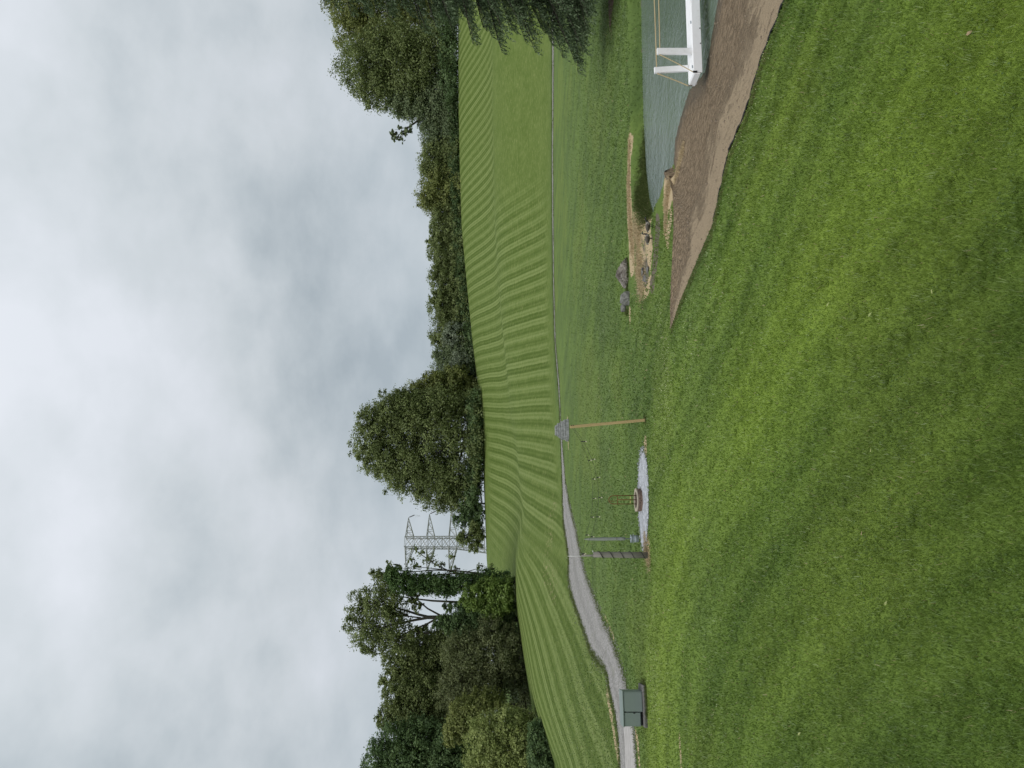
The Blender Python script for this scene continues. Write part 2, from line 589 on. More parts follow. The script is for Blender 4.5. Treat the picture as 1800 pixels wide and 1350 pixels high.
def leaf_mat(name, dark, light, extra=None, trans=0.38):
    m, t = mat(name)
    kk = 2.2 if name.startswith('leaf') else 1.7 if name == 'needle' else 1.0
    dark, light = tuple(a * kk for a in dark), tuple(a * kk for a in light)
    extra = tuple(a * kk for a in extra) if extra else None
    tint = t.attr('tint')
    c = t.ramp(tint, [(0.0, dark), (0.55, tuple((a + b) / 2 for a, b in zip(dark, light))), (0.92, light), (1.0, extra or light)])
    d1 = t.n('ShaderNodeBsdfDiffuse', {'Color': c})
    d2 = t.n('ShaderNodeBsdfTranslucent', {'Color': c})
    g1 = t.n('ShaderNodeBsdfGlossy', {'Color': (0.7, 0.75, 0.75), 'Roughness': 0.45})
    mx = t.n('ShaderNodeMixShader', {0: trans, 1: d1.outputs[0], 2: d2.outputs[0]})
    mx2 = t.n('ShaderNodeMixShader', {0: 0.018, 1: mx.outputs[0], 2: g1.outputs[0]})
    out(t, mx2.outputs[0])
    return m


leaf_mat('leaf_mid', (0.046, 0.060, 0.019), (0.118, 0.140, 0.054), (0.15, 0.17, 0.062))
leaf_mat('leaf_dark', (0.026, 0.046, 0.017), (0.082, 0.118, 0.048))
leaf_mat('leaf_olive', (0.054, 0.066, 0.018), (0.136, 0.150, 0.050), (0.17, 0.17, 0.055))
leaf_mat('leaf_grey', (0.046, 0.064, 0.030), (0.122, 0.146, 0.078))
leaf_mat('leaf_silver', (0.058, 0.074, 0.048), (0.165, 0.188, 0.135))
leaf_mat('leaf_bright', (0.046, 0.074, 0.015), (0.110, 0.152, 0.038))
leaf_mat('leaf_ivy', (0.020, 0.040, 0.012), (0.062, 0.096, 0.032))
leaf_mat('leaf_brown', (0.044, 0.054, 0.022), (0.104, 0.116, 0.052))
leaf_mat('leaf_light', (0.075, 0.095, 0.026), (0.190, 0.215, 0.080), (0.24, 0.24, 0.08))
leaf_mat('needle', (0.030, 0.048, 0.024), (0.100, 0.132, 0.072), (0.17, 0.19, 0.10), 0.15)
leaf_mat('bank_blade', (0.050, 0.072, 0.018), (0.150, 0.185, 0.055), (0.33, 0.27, 0.14))
leaf_mat('straw_blade', (0.30, 0.225, 0.125), (0.60, 0.48, 0.30), (0.68, 0.58, 0.39), 0.2)
leaf_mat('clover', (0.060, 0.105, 0.024), (0.150, 0.225, 0.070))
leaf_mat('flower', (0.34, 0.38, 0.16), (0.58, 0.58, 0.40), None, 0.2)
leaf_mat('fallen', (0.24, 0.30, 0.10), (0.40, 0.42, 0.18), None, 0.2)
leaf_mat('fallen_tan', (0.30, 0.22, 0.13), (0.40, 0.30, 0.19), None, 0.2)

m, t = mat('bark')
n = t.noise(t.vmath('MULTIPLY', t.pos(), (5, 5, 1.1)), 2.0, 5.0, 0.65)
out(t, principled(t, t.mix(n, (0.022, 0.020, 0.015), (0.085, 0.076, 0.060)), 0.95, n, 0.6, 0.1))

m, t = mat('sand')
p = t.pos()
sp = t.n('ShaderNodeSeparateXYZ', {0: p})
# drag marks run along the shore (along the sheet)
al = t.n('ShaderNodeAttribute', attribute_name='uvw').outputs['Vector']
streak = t.noise(t.vmath('MULTIPLY', al, (5.0, 16.0, 0)), 1.0, 5.0, 0.75, 0.8)
streak2 = t.noise(t.vmath('MULTIPLY', al, (1.2, 5.0, 0)), 1.0, 5.0, 0.6, 0.5)
grain = t.noise(p, 22.0, 4.0, 0.75)
pits = t.noise(p, 5.5, 5.0, 0.7)
wet = t.rng(t.math('ADD', sp.outputs[2], t.math('MULTIPLY', streak2, 0.06)), -0.43, -0.31, 1.0, 0.0)
loose = t.rng(t.math('ADD', t.attr('loose'), t.math('MULTIPLY', t.math('ADD', t.math('SUBTRACT', streak2, 0.5), t.math('SUBTRACT', streak, 0.5)), 1.7)), 0.15, 0.85)
c1 = t.mix(t.rng(streak, 0.36, 0.62), (0.130, 0.092, 0.055), (0.370, 0.280, 0.184))
c1 = t.mix(t.math('MULTIPLY', t.rng(pits, 0.5, 0.72), 0.55), c1, (0.105, 0.074, 0.046))
c2 = t.mix(t.rng(grain, 0.3, 0.7), (0.310, 0.236, 0.152), (0.400, 0.312, 0.212))
c2 = t.mix(t.math('MULTIPLY', t.rng(streak, 0.60, 0.78), 0.5), c2, (0.19, 0.15, 0.11))
c = t.mix(loose, c2, c1)
c = t.mix(t.math('MULTIPLY', wet, 0.75), c, (0.085, 0.068, 0.050))
h = t.math('ADD', t.math('MULTIPLY', streak, loose), t.math('ADD', t.math('MULTIPLY', grain, 0.35), t.math('MULTIPLY', pits, 0.5)))
out(t, principled(t, c, t.rng(wet, 0, 1, 0.95, 0.35), h, 1.0, 0.14, 0.2))

m, t = mat('gravel')
p = t.pos()
vor = t.n('ShaderNodeTexVoronoi', {'Vector': p, 'Scale': 16.0}, feature='F1')
vc = t.n('ShaderNodeSeparateColor', {0: vor.outputs['Color']}).outputs[0]
al = t.n('ShaderNodeAttribute', attribute_name='uvw').outputs['Vector']
rut = t.noise(t.vmath('MULTIPLY', al, (3.0, 6.0, 0)), 1.0, 3.0, 0.5, 0.3)
c = t.mix(vc, (0.165, 0.160, 0.152), (0.43, 0.415, 0.40))
sv = t.n('ShaderNodeSeparateXYZ', {0: al}).outputs[2]
trk = t.math('COSINE', t.math('MULTIPLY', t.math('ADD', sv, t.math('MULTIPLY', t.noise(t.vmath('MULTIPLY', al, (0.25, 0, 0)), 1.0, 2.0), 0.25)), 2 * math.pi * 2.0))
c = t.mix(t.math('MULTIPLY', t.rng(trk, -0.2, 0.95), t.rng(rut, 0.3, 0.7, 0.1, 0.6)), c, (0.16, 0.152, 0.145))
c = t.mix(t.math('MULTIPLY', t.rng(t.noise(p, 0.9, 5.0, 0.7), 0.52, 0.72), 0.55), c, (0.145, 0.150, 0.085))
c = t.mix(t.math('MULTIPLY', t.rng(rut, 0.42, 0.65), 0.45), c, (0.215, 0.205, 0.195))
c = t.mix(t.math('MULTIPLY', t.rng(t.noise(p, 1.2, 4, 0.6), 0.5, 0.75), 0.4), c, (0.37, 0.35, 0.325))
out(t, principled(t, c, 0.95, vor.outputs['Distance'], 0.8, 0.05, 0.15))

m, t = mat('blue_gravel')
p = t.pos()
vor = t.n('ShaderNodeTexVoronoi', {'Vector': p, 'Scale': 14.0}, feature='F1')
vc = t.n('ShaderNodeSeparateColor', {0: vor.outputs['Color']}).outputs[0]
st = t.noise(t.vmath('MULTIPLY', p, (0.5, 5.0, 1.0)), 1.0, 4.0, 0.6, 0.2)
c = t.mix(vc, (0.25, 0.26, 0.28), (0.50, 0.515, 0.55))
c = t.mix(t.math('MULTIPLY', t.rng(st, 0.52, 0.66), 0.6), c, (0.19, 0.195, 0.21))
out(t, principled(t, c, 0.95, vor.outputs['Distance'], 0.7, 0.05, 0.15))

m, t = mat('paving')
p = t.pos()
al = t.n('ShaderNodeAttribute', attribute_name='uvw').outputs['Vector']
st = t.noise(t.vmath('MULTIPLY', al, (2.0, 7.0, 0)), 1.0, 4.0, 0.6)
c = t.mix(t.rng(st, 0.35, 0.65), (0.30, 0.285, 0.27), (0.42, 0.40, 0.385))
out(t, principled(t, c, 0.9, t.noise(p, 30, 3, 0.7), 0.3, 0.02, 0.2))

m, t = mat('mulch')
p = t.pos()
n = t.noise(p, 6.0, 5.0, 0.75)
out(t, principled(t, t.mix(n, (0.045, 0.030, 0.022), (0.19, 0.13, 0.095)), 0.95, n, 0.8, 0.1))

m, t = mat('mulch_dry')
p = t.pos()
n = t.noise(p, 9.0, 4.0, 0.7)
out(t, principled(t, t.mix(n, (0.11, 0.08, 0.055), (0.33, 0.27, 0.20)), 0.95))

m, t = mat('water')
p = t.pos()
r1 = t.noise(t.vmath('MULTIPLY', p, (1.0, 0.85, 1.0)), 2.3, 3.0, 0.6, 0.6)
r2 = t.noise(t.vmath('MULTIPLY', p, (1.0, 1.8, 1.0)), 10.0, 2.0, 0.5, 0.2)
calm = t.rng(t.noise(p, 0.30, 2.0, 0.5), 0.35, 0.65, 0.55, 1.1)
h = t.math('MULTIPLY', t.math('ADD', r1, t.math('MULTIPLY', r2, 0.30)), calm)
deep = t.mix(t.noise(p, 0.4, 3, 0.5), (0.105, 0.142, 0.118), (0.140, 0.176, 0.150))
out(t, principled(t, deep, 0.09, h, 1.0, 0.085, 0.5, IOR=1.60))

m, t = mat('white_paint')
p = t.pos()
n = t.noise(p, 3.0, 5.0, 0.6)
c = t.mix(t.math('MULTIPLY', t.rng(n, 0.50, 0.75), 0.45), (0.80, 0.80, 0.81), (0.52, 0.50, 0.46))
out(t, principled(t, c, 0.55, t.noise(t.vmath('MULTIPLY', p, (2, 14, 14)), 1.5, 4, 0.6), 0.12, 0.01, 0.3))

m, t = mat('rope')
p = t.pos()
wv = t.n('ShaderNodeTexWave', {'Vector': p, 'Scale': 14.0, 'Distortion': 1.0}, bands_direction='DIAGONAL')
out(t, principled(t, t.mix(wv.outputs['Fac'], (0.36, 0.27, 0.14), (0.60, 0.48, 0.29)), 0.9, wv.outputs['Fac'], 0.5, 0.01))

m, t = mat('dark_wood')
p = t.pos()
n = t.noise(t.vmath('MULTIPLY', p, (9, 9, 1.0)), 2.0, 5.0, 0.65)
out(t, principled(t, t.mix(n, (0.12, 0.112, 0.10), (0.30, 0.28, 0.25)), 0.9, n, 0.5, 0.03))

m, t = mat('tan_wood')
p = t.pos()
n = t.noise(t.vmath('MULTIPLY', p, (12, 12, 1.4)), 1.6, 5.0, 0.65)
out(t, principled(t, t.mix(n, (0.30, 0.215, 0.095), (0.50, 0.385, 0.205)), 0.85, n, 0.3, 0.02))

m, t = mat('green_metal')
p = t.pos()
n = t.noise(p, 2.5, 5.0, 0.6)
c = t.mix(n, (0.155, 0.195, 0.180), (0.190, 0.230, 0.212))
out(t, principled(t, c, 0.55, t.noise(p, 20, 3, 0.6), 0.05, 0.005, 0.35))

m, t = mat('concrete_dark')
p = t.pos()
n = t.noise(p, 8.0, 6.0, 0.75)
out(t, principled(t, t.mix(t.rng(n, 0.3, 0.7), (0.060, 0.060, 0.055), (0.19, 0.18, 0.17)), 0.95, n, 0.7, 0.03))

m, t = mat('concrete')
p = t.pos()
n = t.noise(p, 3.5, 6.0, 0.7)
out(t, principled(t, t.mix(t.rng(n, 0.3, 0.7), (0.15, 0.155, 0.155), (0.34, 0.345, 0.345)), 0.95, n, 0.6, 0.04))

m, t = mat('rock')
p = t.pos()
n = t.noise(p, 2.6, 8.0, 0.68, 0.6)
n2 = t.noise(t.vmath('MULTIPLY', p, (1.2, 1.2, 3.4)), 2.2, 6.0, 0.65, 1.2)
c = t.mix(t.rng(n, 0.32, 0.66), (0.060, 0.050, 0.042), (0.27, 0.245, 0.218))
c = t.mix(t.math('MULTIPLY', t.rng(n2, 0.55, 0.7), 0.6), c, (0.36, 0.35, 0.33))
out(t, principled(t, c, 0.95, t.math('ADD', n, n2), 0.8, 0.08))

m, t = mat('grey_rock')
p = t.pos()
n = t.noise(p, 3.2, 7.0, 0.66, 0.5)
out(t, principled(t, t.mix(t.rng(n, 0.3, 0.7), (0.060, 0.061, 0.056), (0.245, 0.243, 0.228)), 0.95, n, 0.9, 0.10))

m, t = mat('fire_stone')
p = t.pos()
oi = t.n('ShaderNodeObjectInfo').outputs['Random']
n = t.noise(p, 7.0, 6.0, 0.7)
c = t.mix(n, (0.060, 0.042, 0.034), (0.225, 0.165, 0.135))
c = t.mix(t.math('MULTIPLY', oi, 0.5), c, (0.25, 0.17, 0.13))
out(t, principled(t, c, 0.95, n, 0.7, 0.03))


def plain(name, color, rough=0.6, metal=0.0, var=0.25, scale=6.0, spec=0.3):
    m, t = mat(name)
    n = t.noise(t.pos(), scale, 5.0, 0.65)
    dark = tuple(c * (1 - var) for c in color)
    light = tuple(min(1, c * (1 + var)) for c in color)
    out(t, principled(t, t.mix(n, dark, light), rough, n, 0.15, 0.01, spec, metal))
    return m


plain('rim_stone', (0.36, 0.31, 0.24), 0.9)
plain('ash', (0.030, 0.027, 0.025), 1.0)
plain('rust', (0.155, 0.068, 0.022), 0.8, 0.2, 0.4, 12)
plain('yellow_strip', (0.62, 0.52, 0.20), 0.7)
plain('galvanised', (0.33, 0.37, 0.40), 0.45, 0.5)
plain('canvas_grey', (0.27, 0.29, 0.265), 0.9, 0, 0.3)
plain('black_plastic', (0.016, 0.016, 0.017), 0.5)
plain('black_edging', (0.020, 0.020, 0.021), 0.7)
plain('glass_bulb', (0.50, 0.49, 0.34), 0.25)
plain('steel', (0.36, 0.37, 0.365), 0.6, 0.4)
plain('insulator', (0.035, 0.030, 0.030), 0.4)
plain('pale_metal', (0.55, 0.55, 0.53), 0.5, 0.3)
plain('feather_body', (0.090, 0.076, 0.062), 0.8, 0, 0.4, 14)
plain('feather_black', (0.012, 0.012, 0.012), 0.6)
plain('feather_white', (0.68, 0.66, 0.62), 0.8, 0, 0.1)
plain('feather_breast', (0.22, 0.20, 0.175), 0.8)
plain('pipe', (0.045, 0.050, 0.054), 0.5)

# ------------------------------------------------------------------ ground sheet


def lines(segs):
    o = []
    for a, b, s in segs:
        o += list(np.arange(a, b, s))
    return np.array(o)


gx = np.concatenate([-np.geomspace(100, 2200, 22)[::-1], lines([(-96, -24, 1.5), (-24, -2, 0.4), (-2, 16, 0.2), (16, 30, 0.5), (30, 96, 1.5)]), np.geomspace(97, 2200, 22)])
gy = np.concatenate([-np.geomspace(12, 400, 10)[::-1], lines([(-10, 6, 1.0), (6, 12, 0.4), (12, 31, 0.2), (31, 92, 0.75), (92, 160, 1.0)]), np.geomspace(161, 2400, 30)])
GX, GY = np.meshgrid(gx, gy)
gxf, gyf = GX.ravel(), GY.ravel()
GZ = zf(gxf, gyf, bed=True)
nx, ny = len(gx), len(gy)
idx = np.arange(nx * ny).reshape(ny, nx)
quads = np.stack([idx[:-1, :-1], idx[:-1, 1:], idx[1:, 1:], idx[1:, :-1]], -1).reshape(-1, 4)
_, KK = hill_z(gxf, gyf)
foot, ter, crest = KK[:, 2], KK[:, 3], KK[:, 5]
tt = gxf / np.maximum(gyf, 8)
a_field = sstep(-1.0, 3.0, gyf - foot)
row_hill = (gxf + 0.03 * gyf) / 1.6 + 0.35 * (fbm(gxf / 40, gyf / 40, 14, 2) - 0.5)
low_amp = sstep(0.30, 0.17, tt)
upper = sstep(2, 9, gyf - ter)
amp_hill = a_field * (low_amp * (1 - upper) + upper * 1.0) * sstep(-0.235, -0.175, tt) * (1 - sstep(-0.03, -0.08, tt) * sstep(-14, -6, gyf - crest))
amp_hill *= sstep(2.5, 5.5, gyf - foot)
row_left = np.arctan2(-(gxf + 17.0), np.maximum(106 - gyf, 6.0)) / 0.050 + 0.25 * np.sin(gyf / 11.0)
amp_left = a_field * sstep(-0.19, -0.25, tt) * sstep(96, 84, gyf)
dry = np.zeros(len(gxf))


def blob(y, v, rx, ry, val=1.0, z=0.0):
    c = G(y, v, z)
    q = np.hypot((gxf - c[0]) / rx, (gyf - c[1]) / ry)
    return val * (1 - sstep(0.55, 1.15, q))


def lineblob(pts, wd, val=1.0, z=0.0):
    pl = [tuple(G(y, v, z)) for y, v in pts]
    return val * (1 - sstep(wd * 0.5, wd, seg_dist(gxf, gyf, pl)))


dry = np.maximum(dry, lineblob([(262, 1107.5), (320, 1105), (370, 1106), (410, 1109), (460, 1111)], 0.80, 1.0))
dry = np.maximum(dry, blob(415, 1128, 0.8, 0.9, 0.85))
dry = np.maximum(dry, blob(455, 1128, 0.7, 1.3, 0.75))
dry = np.maximum(dry, lineblob([(495, 1143), (515, 1133)], 0.35, 0.95))
dry = np.maximum(dry, lineblob([(545, 1107), (565, 1108)], 0.25, 0.9))
dry = np.maximum(dry, lineblob([(300, 1186), (330, 1176), (360, 1171), (400, 1170), (420, 1174)], 0.36, 1.0))
dry = np.maximum(dry, lineblob([(398, 1178), (380, 1180)], 0.3, 0.9))
dry = np.maximum(dry, lineblob([(335, 1176), (300, 1184), (265, 1189), (235, 1193)], 0.75, 1.2))
dry = np.maximum(dry, blob(785, 1134, 0.5, 0.35, 0.85))
dry = np.maximum(dry, blob(962, 1137, 0.55, 0.7, 0.95))
dry = np.maximum(dry, lineblob([(1390, 1124), (1350, 1124), (1310, 1121), (1285, 1117)], 0.30, 0.85))
dry = np.maximum(dry, lineblob([(1430, 1204), (1350, 1197), (1300, 1194)], 0.22, 0.62))
dry = np.maximum(dry, lineblob([(1340, 1088), (1300, 1081), (1260, 1075), (1220, 1068)], 0.55, 0.72))
dry = np.maximum(dry, lineblob([(1120, 1080), (1085, 1063)], 0.35, 0.6))
dry = np.maximum(dry, lineblob([(735, 997), (770, 998), (790, 999)], 0.45, 0.9))
dry = np.maximum(dry, blob(0, 1074, 2.6, 1.3, 0.42))
dry = np.maximum(dry, lineblob([(900, 986), (950, 988), (1000, 991), (1040, 1000)], 2.2, 0.36))
dry = np.maximum(dry, lineblob([(880, 925), (920, 918), (960, 925)], 2.2, 0.30))
mud = np.maximum(blob(482, 1133, 0.60, 0.9, 0.9), blob(440, 1122, 0.9, 1.0, 0.46))
dry = np.maximum(dry, blob(435, 1138, 1.15, 1.3, 0.70))
mud = np.maximum(mud, lineblob([(395, 1157), (440, 1153), (480, 1149), (500, 1146)], 0.50, 0.95))
mud = np.maximum(mud, blob(510, 1121, 0.45, 0.8, 0.5))
mud = np.maximum(mud, blob(445, 1130, 1.0, 1.5, 0.50))
dpond = seg_dist(gxf, gyf, pond, True)
ipond = inside(gxf, gyf, pond)
near_b = (gxf > 3) & (gxf < 40) & (gyf > 24.5) & (gyf < 34)
weed = np.where(near_b & ~ipond, 1 - sstep(0.25, 0.7, dpond), 0) * 0.7
mud = np.maximum(mud, np.where(ipond, 1.0, 0))
# rough uncut strip on the terrace and along the track
strip_ = np.exp(-((gyf - ter - 4.5) / 1.6) ** 2) * sstep(0.14, 0.24, tt) * 0.85
weed = np.maximum(weed, strip_)
weed = np.maximum(weed, np.exp(-((gyf - foot - 0.4) / 0.9) ** 2) * sstep(-0.03, 0.02, tt) * 0.7)  # dark ditch shadow beside the track, painted in with the uncut grass
weed = np.maximum(weed, sstep(crest - 2, crest + 4, gyf) * 0.8 * sstep(0.0, 0.04, tt))
# ground below the left wood darkened, tree shade painted into the colour
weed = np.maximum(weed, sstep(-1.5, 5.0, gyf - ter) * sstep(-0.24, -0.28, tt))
lawn_c = lawn_colour(gxf, gyf) * 0.84  # ground darkened, painting in the self-shadow between grass blades
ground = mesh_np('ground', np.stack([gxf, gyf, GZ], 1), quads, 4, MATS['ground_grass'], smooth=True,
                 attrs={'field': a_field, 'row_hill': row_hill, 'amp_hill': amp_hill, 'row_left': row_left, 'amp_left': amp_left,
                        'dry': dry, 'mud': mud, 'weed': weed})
set_colour(ground, 'lawn_col', lawn_c)
tag(ground, kind='structure')


def sheet(name, A, B, n, mrows, material, off, jit=0.06, seed=0, attrs_fn=None, kind='structure', edge_drop=0.0):
    A = resample(A, n)
    B = resample(B, n)
    s = np.linspace(0, 1, mrows)
    pts = A[None] * (1 - s[:, None, None]) + B[None] * s[:, None, None]
    nrm = B - A
    L = np.maximum(np.hypot(nrm[:, 0], nrm[:, 1]), 1e-3)
    nrm = nrm / L[:, None]
    ja = (fbm(A[:, 0] * 1.7, A[:, 1] * 1.7, seed, 4) - 0.5) * 2.4 * jit
    jb = (fbm(B[:, 0] * 1.7, B[:, 1] * 1.7, seed + 5, 4) - 0.5) * 2.4 * jit
    lim = np.minimum(1.0, L / 0.5)
    pts += (nrm * (ja * lim)[:, None])[None] * (1 - s[:, None, None]) + (nrm * (jb * lim)[:, None])[None] * s[:, None, None]
    X, Y = pts[..., 0].ravel(), pts[..., 1].ravel()
    Z = zf(X, Y) + off
    lenA = np.concatenate([[0], np.cumsum(np.hypot(*np.diff((A + B) / 2, axis=0).T))])
    uu = np.repeat(lenA[None], mrows, 0).ravel()
    vv = (s[:, None] * L[None]).ravel()
    ss = np.repeat(s[:, None], n, 1).ravel()
    id_ = np.arange(n * mrows).reshape(mrows, n)
    q = np.stack([id_[:-1, :-1], id_[1:, :-1], id_[1:, 1:], id_[:-1, 1:]], -1).reshape(-1, 4)
    o = mesh_np(name, np.stack([X, Y, Z], 1), q, 4, material, smooth=True, attrs=attrs_fn(X, Y, ss, vv) if attrs_fn else None)
    # keep faces pointing up
    me = o.data
    if me.polygons[len(me.polygons) // 2].normal.z < 0:
        me.flip_normals()
    at = me.attributes.new('uvw', 'FLOAT_VECTOR', 'POINT')
    at.data.foreach_set('vector', np.stack([uu, vv, ss], 1).astype(np.float32).ravel())
    tag(o, kind=kind)
    return o


sheet('beach', beach_near, beach_far, 260, 60, MATS['sand'], 0.010, 0.03, 31,
      lambda X, Y, s, v: {'loose': sstep(0.10, 0.42, s + (fbm(X * 1.2, Y * 1.2, 4) - 0.5) * 0.3)})
sheet('road', road_l, road_r, 700, 9, MATS['gravel'], 0.014, 0.30, 77)
drive_up = [tuple(G(y, v)) for y, v in ((1900, 1106), (1350, 1101), (1300, 1099), (1262, 1096), (1235, 1092))]
drive_dn = [tuple(G(y, v)) for y, v in ((1900, 1127), (1350, 1118.5), (1300, 1114.5), (1262, 1110), (1235, 1104))]
sheet('driveway', drive_up, drive_dn, 60, 6, MATS['paving'], 0.022, 0.03, 12)

# pond water
pw = np.array(pond)
nxt = np.roll(pw, -1, 0); prv = np.roll(pw, 1, 0)
tg = nxt - prv
tg /= np.maximum(np.hypot(tg[:, 0], tg[:, 1]), 1e-6)[:, None]
area = 0.5 * np.sum(pw[:, 0] * nxt[:, 1] - nxt[:, 0] * pw[:, 1])
nm = np.stack([tg[:, 1], -tg[:, 0]], 1) * (1 if area > 0 else -1)
pw2 = pw + nm * 0.22
mb = MB()
order = list(range(len(pw2)))
if area < 0:
    order = order[::-1]
mb.add([(x, y, WZ) for x, y in pw2], [tuple(order)])
tag(mb.build('pond_water', MATS['water']), kind='structure')

# round gravel pad under the fire pit
vs, fs = [], []
nr, na = 10, 72
for i in range(nr + 1):
    for k in range(na):
        a = 2 * math.pi * k / na
        jt = 1 + 0.09 * (float(fbm(np.array([math.cos(a) * 2.5 + 9]), np.array([math.sin(a) * 2.5]), 3)[0]) - 0.5) * 2 * (i / nr)
        rr = i / nr * jt
        x, y = pad_c[0] + math.cos(a) * PAD_RX * rr, pad_c[1] + math.sin(a) * PAD_RY * rr
        vs.append((x, y, zg(x, y) + 0.012 + 0.02 * (1 - (i / nr) ** 2)))
for i in range(nr):
    for k in range(na):
        k2 = (k + 1) % na
        fs.append((i * na + k, (i + 1) * na + k, (i + 1) * na + k2, i * na + k2))
mb = MB().add(vs, fs)
tag(mb.build('gravel_pad', MATS['blue_gravel'], smooth=True), kind='structure')

# mulch ring under the spruce
SPX, SPY = P(-75, 1078, 34.5)[:2]
vs, fs = [], []
for i in range(7):
    for k in range(40):
        a = 2 * math.pi * k / 40
        rr = i / 6 * (1 + 0.2 * math.sin(3 * a + 1) * i / 6)
        x, y = SPX + math.cos(a) * 3.0 * rr, SPY + math.sin(a) * 1.15 * rr
        vs.append((x, y, zg(x, y) + 0.02 + 0.03 * (1 - i / 6)))
for i in range(6):
    for k in range(40):
        fs.append((i * 40 + k, (i + 1) * 40 + k, (i + 1) * 40 + (k + 1) % 40, i * 40 + (k + 1) % 40))
tag(MB().add(vs, fs).build('mulch_bed', MATS['mulch'], smooth=True), kind='structure')

# ------------------------------------------------------------------ foliage tools


def unit(v):
    return v / np.maximum(np.linalg.norm(v, axis=1), 1e-9)[:, None]


def leaf_quads(name, c, nrm, size, aspect, tint, material, parent=None, axis=None):
    """diamond leaves: c (N,3), nrm (N,3)"""
    N = len(c)
    nrm = unit(nrm)
    if axis is None:
        axis = rng.normal(size=(N, 3))
    a = unit(axis - nrm * np.sum(axis * nrm, 1)[:, None])
    b = np.cross(nrm, a)
    L = (size * 0.5)[:, None]
    W = (size * 0.5 * aspect)[:, None]
    fold = nrm * (size * 0.10)[:, None]
    v = np.stack([c - a * L, c + b * W + fold, c + a * L, c - b * W + fold], 1).reshape(-1, 3)
    f = np.arange(4 * N)
    return mesh_np(name, v, f, 4, material, parent, attrs={'tint': np.repeat(tint, 4)})


def limb(mb, p0, p1, r0, r1, bend=0.12, n=5, sides=6):
    p0 = np.array(p0, float); p1 = np.array(p1, float)
    L = np.linalg.norm(p1 - p0)
    off = rng.normal(size=3) * bend * L
    off[2] = abs(off[2]) * 0.4
    pts = []
    for i in range(n + 1):
        s = i / n
        pts.append(p0 + (p1 - p0) * s + off * math.sin(math.pi * s) * 0.6)
    mb.tube(pts, [r0 + (r1 - r0) * i / n for i in range(n + 1)], sides, cap=False)
    return pts


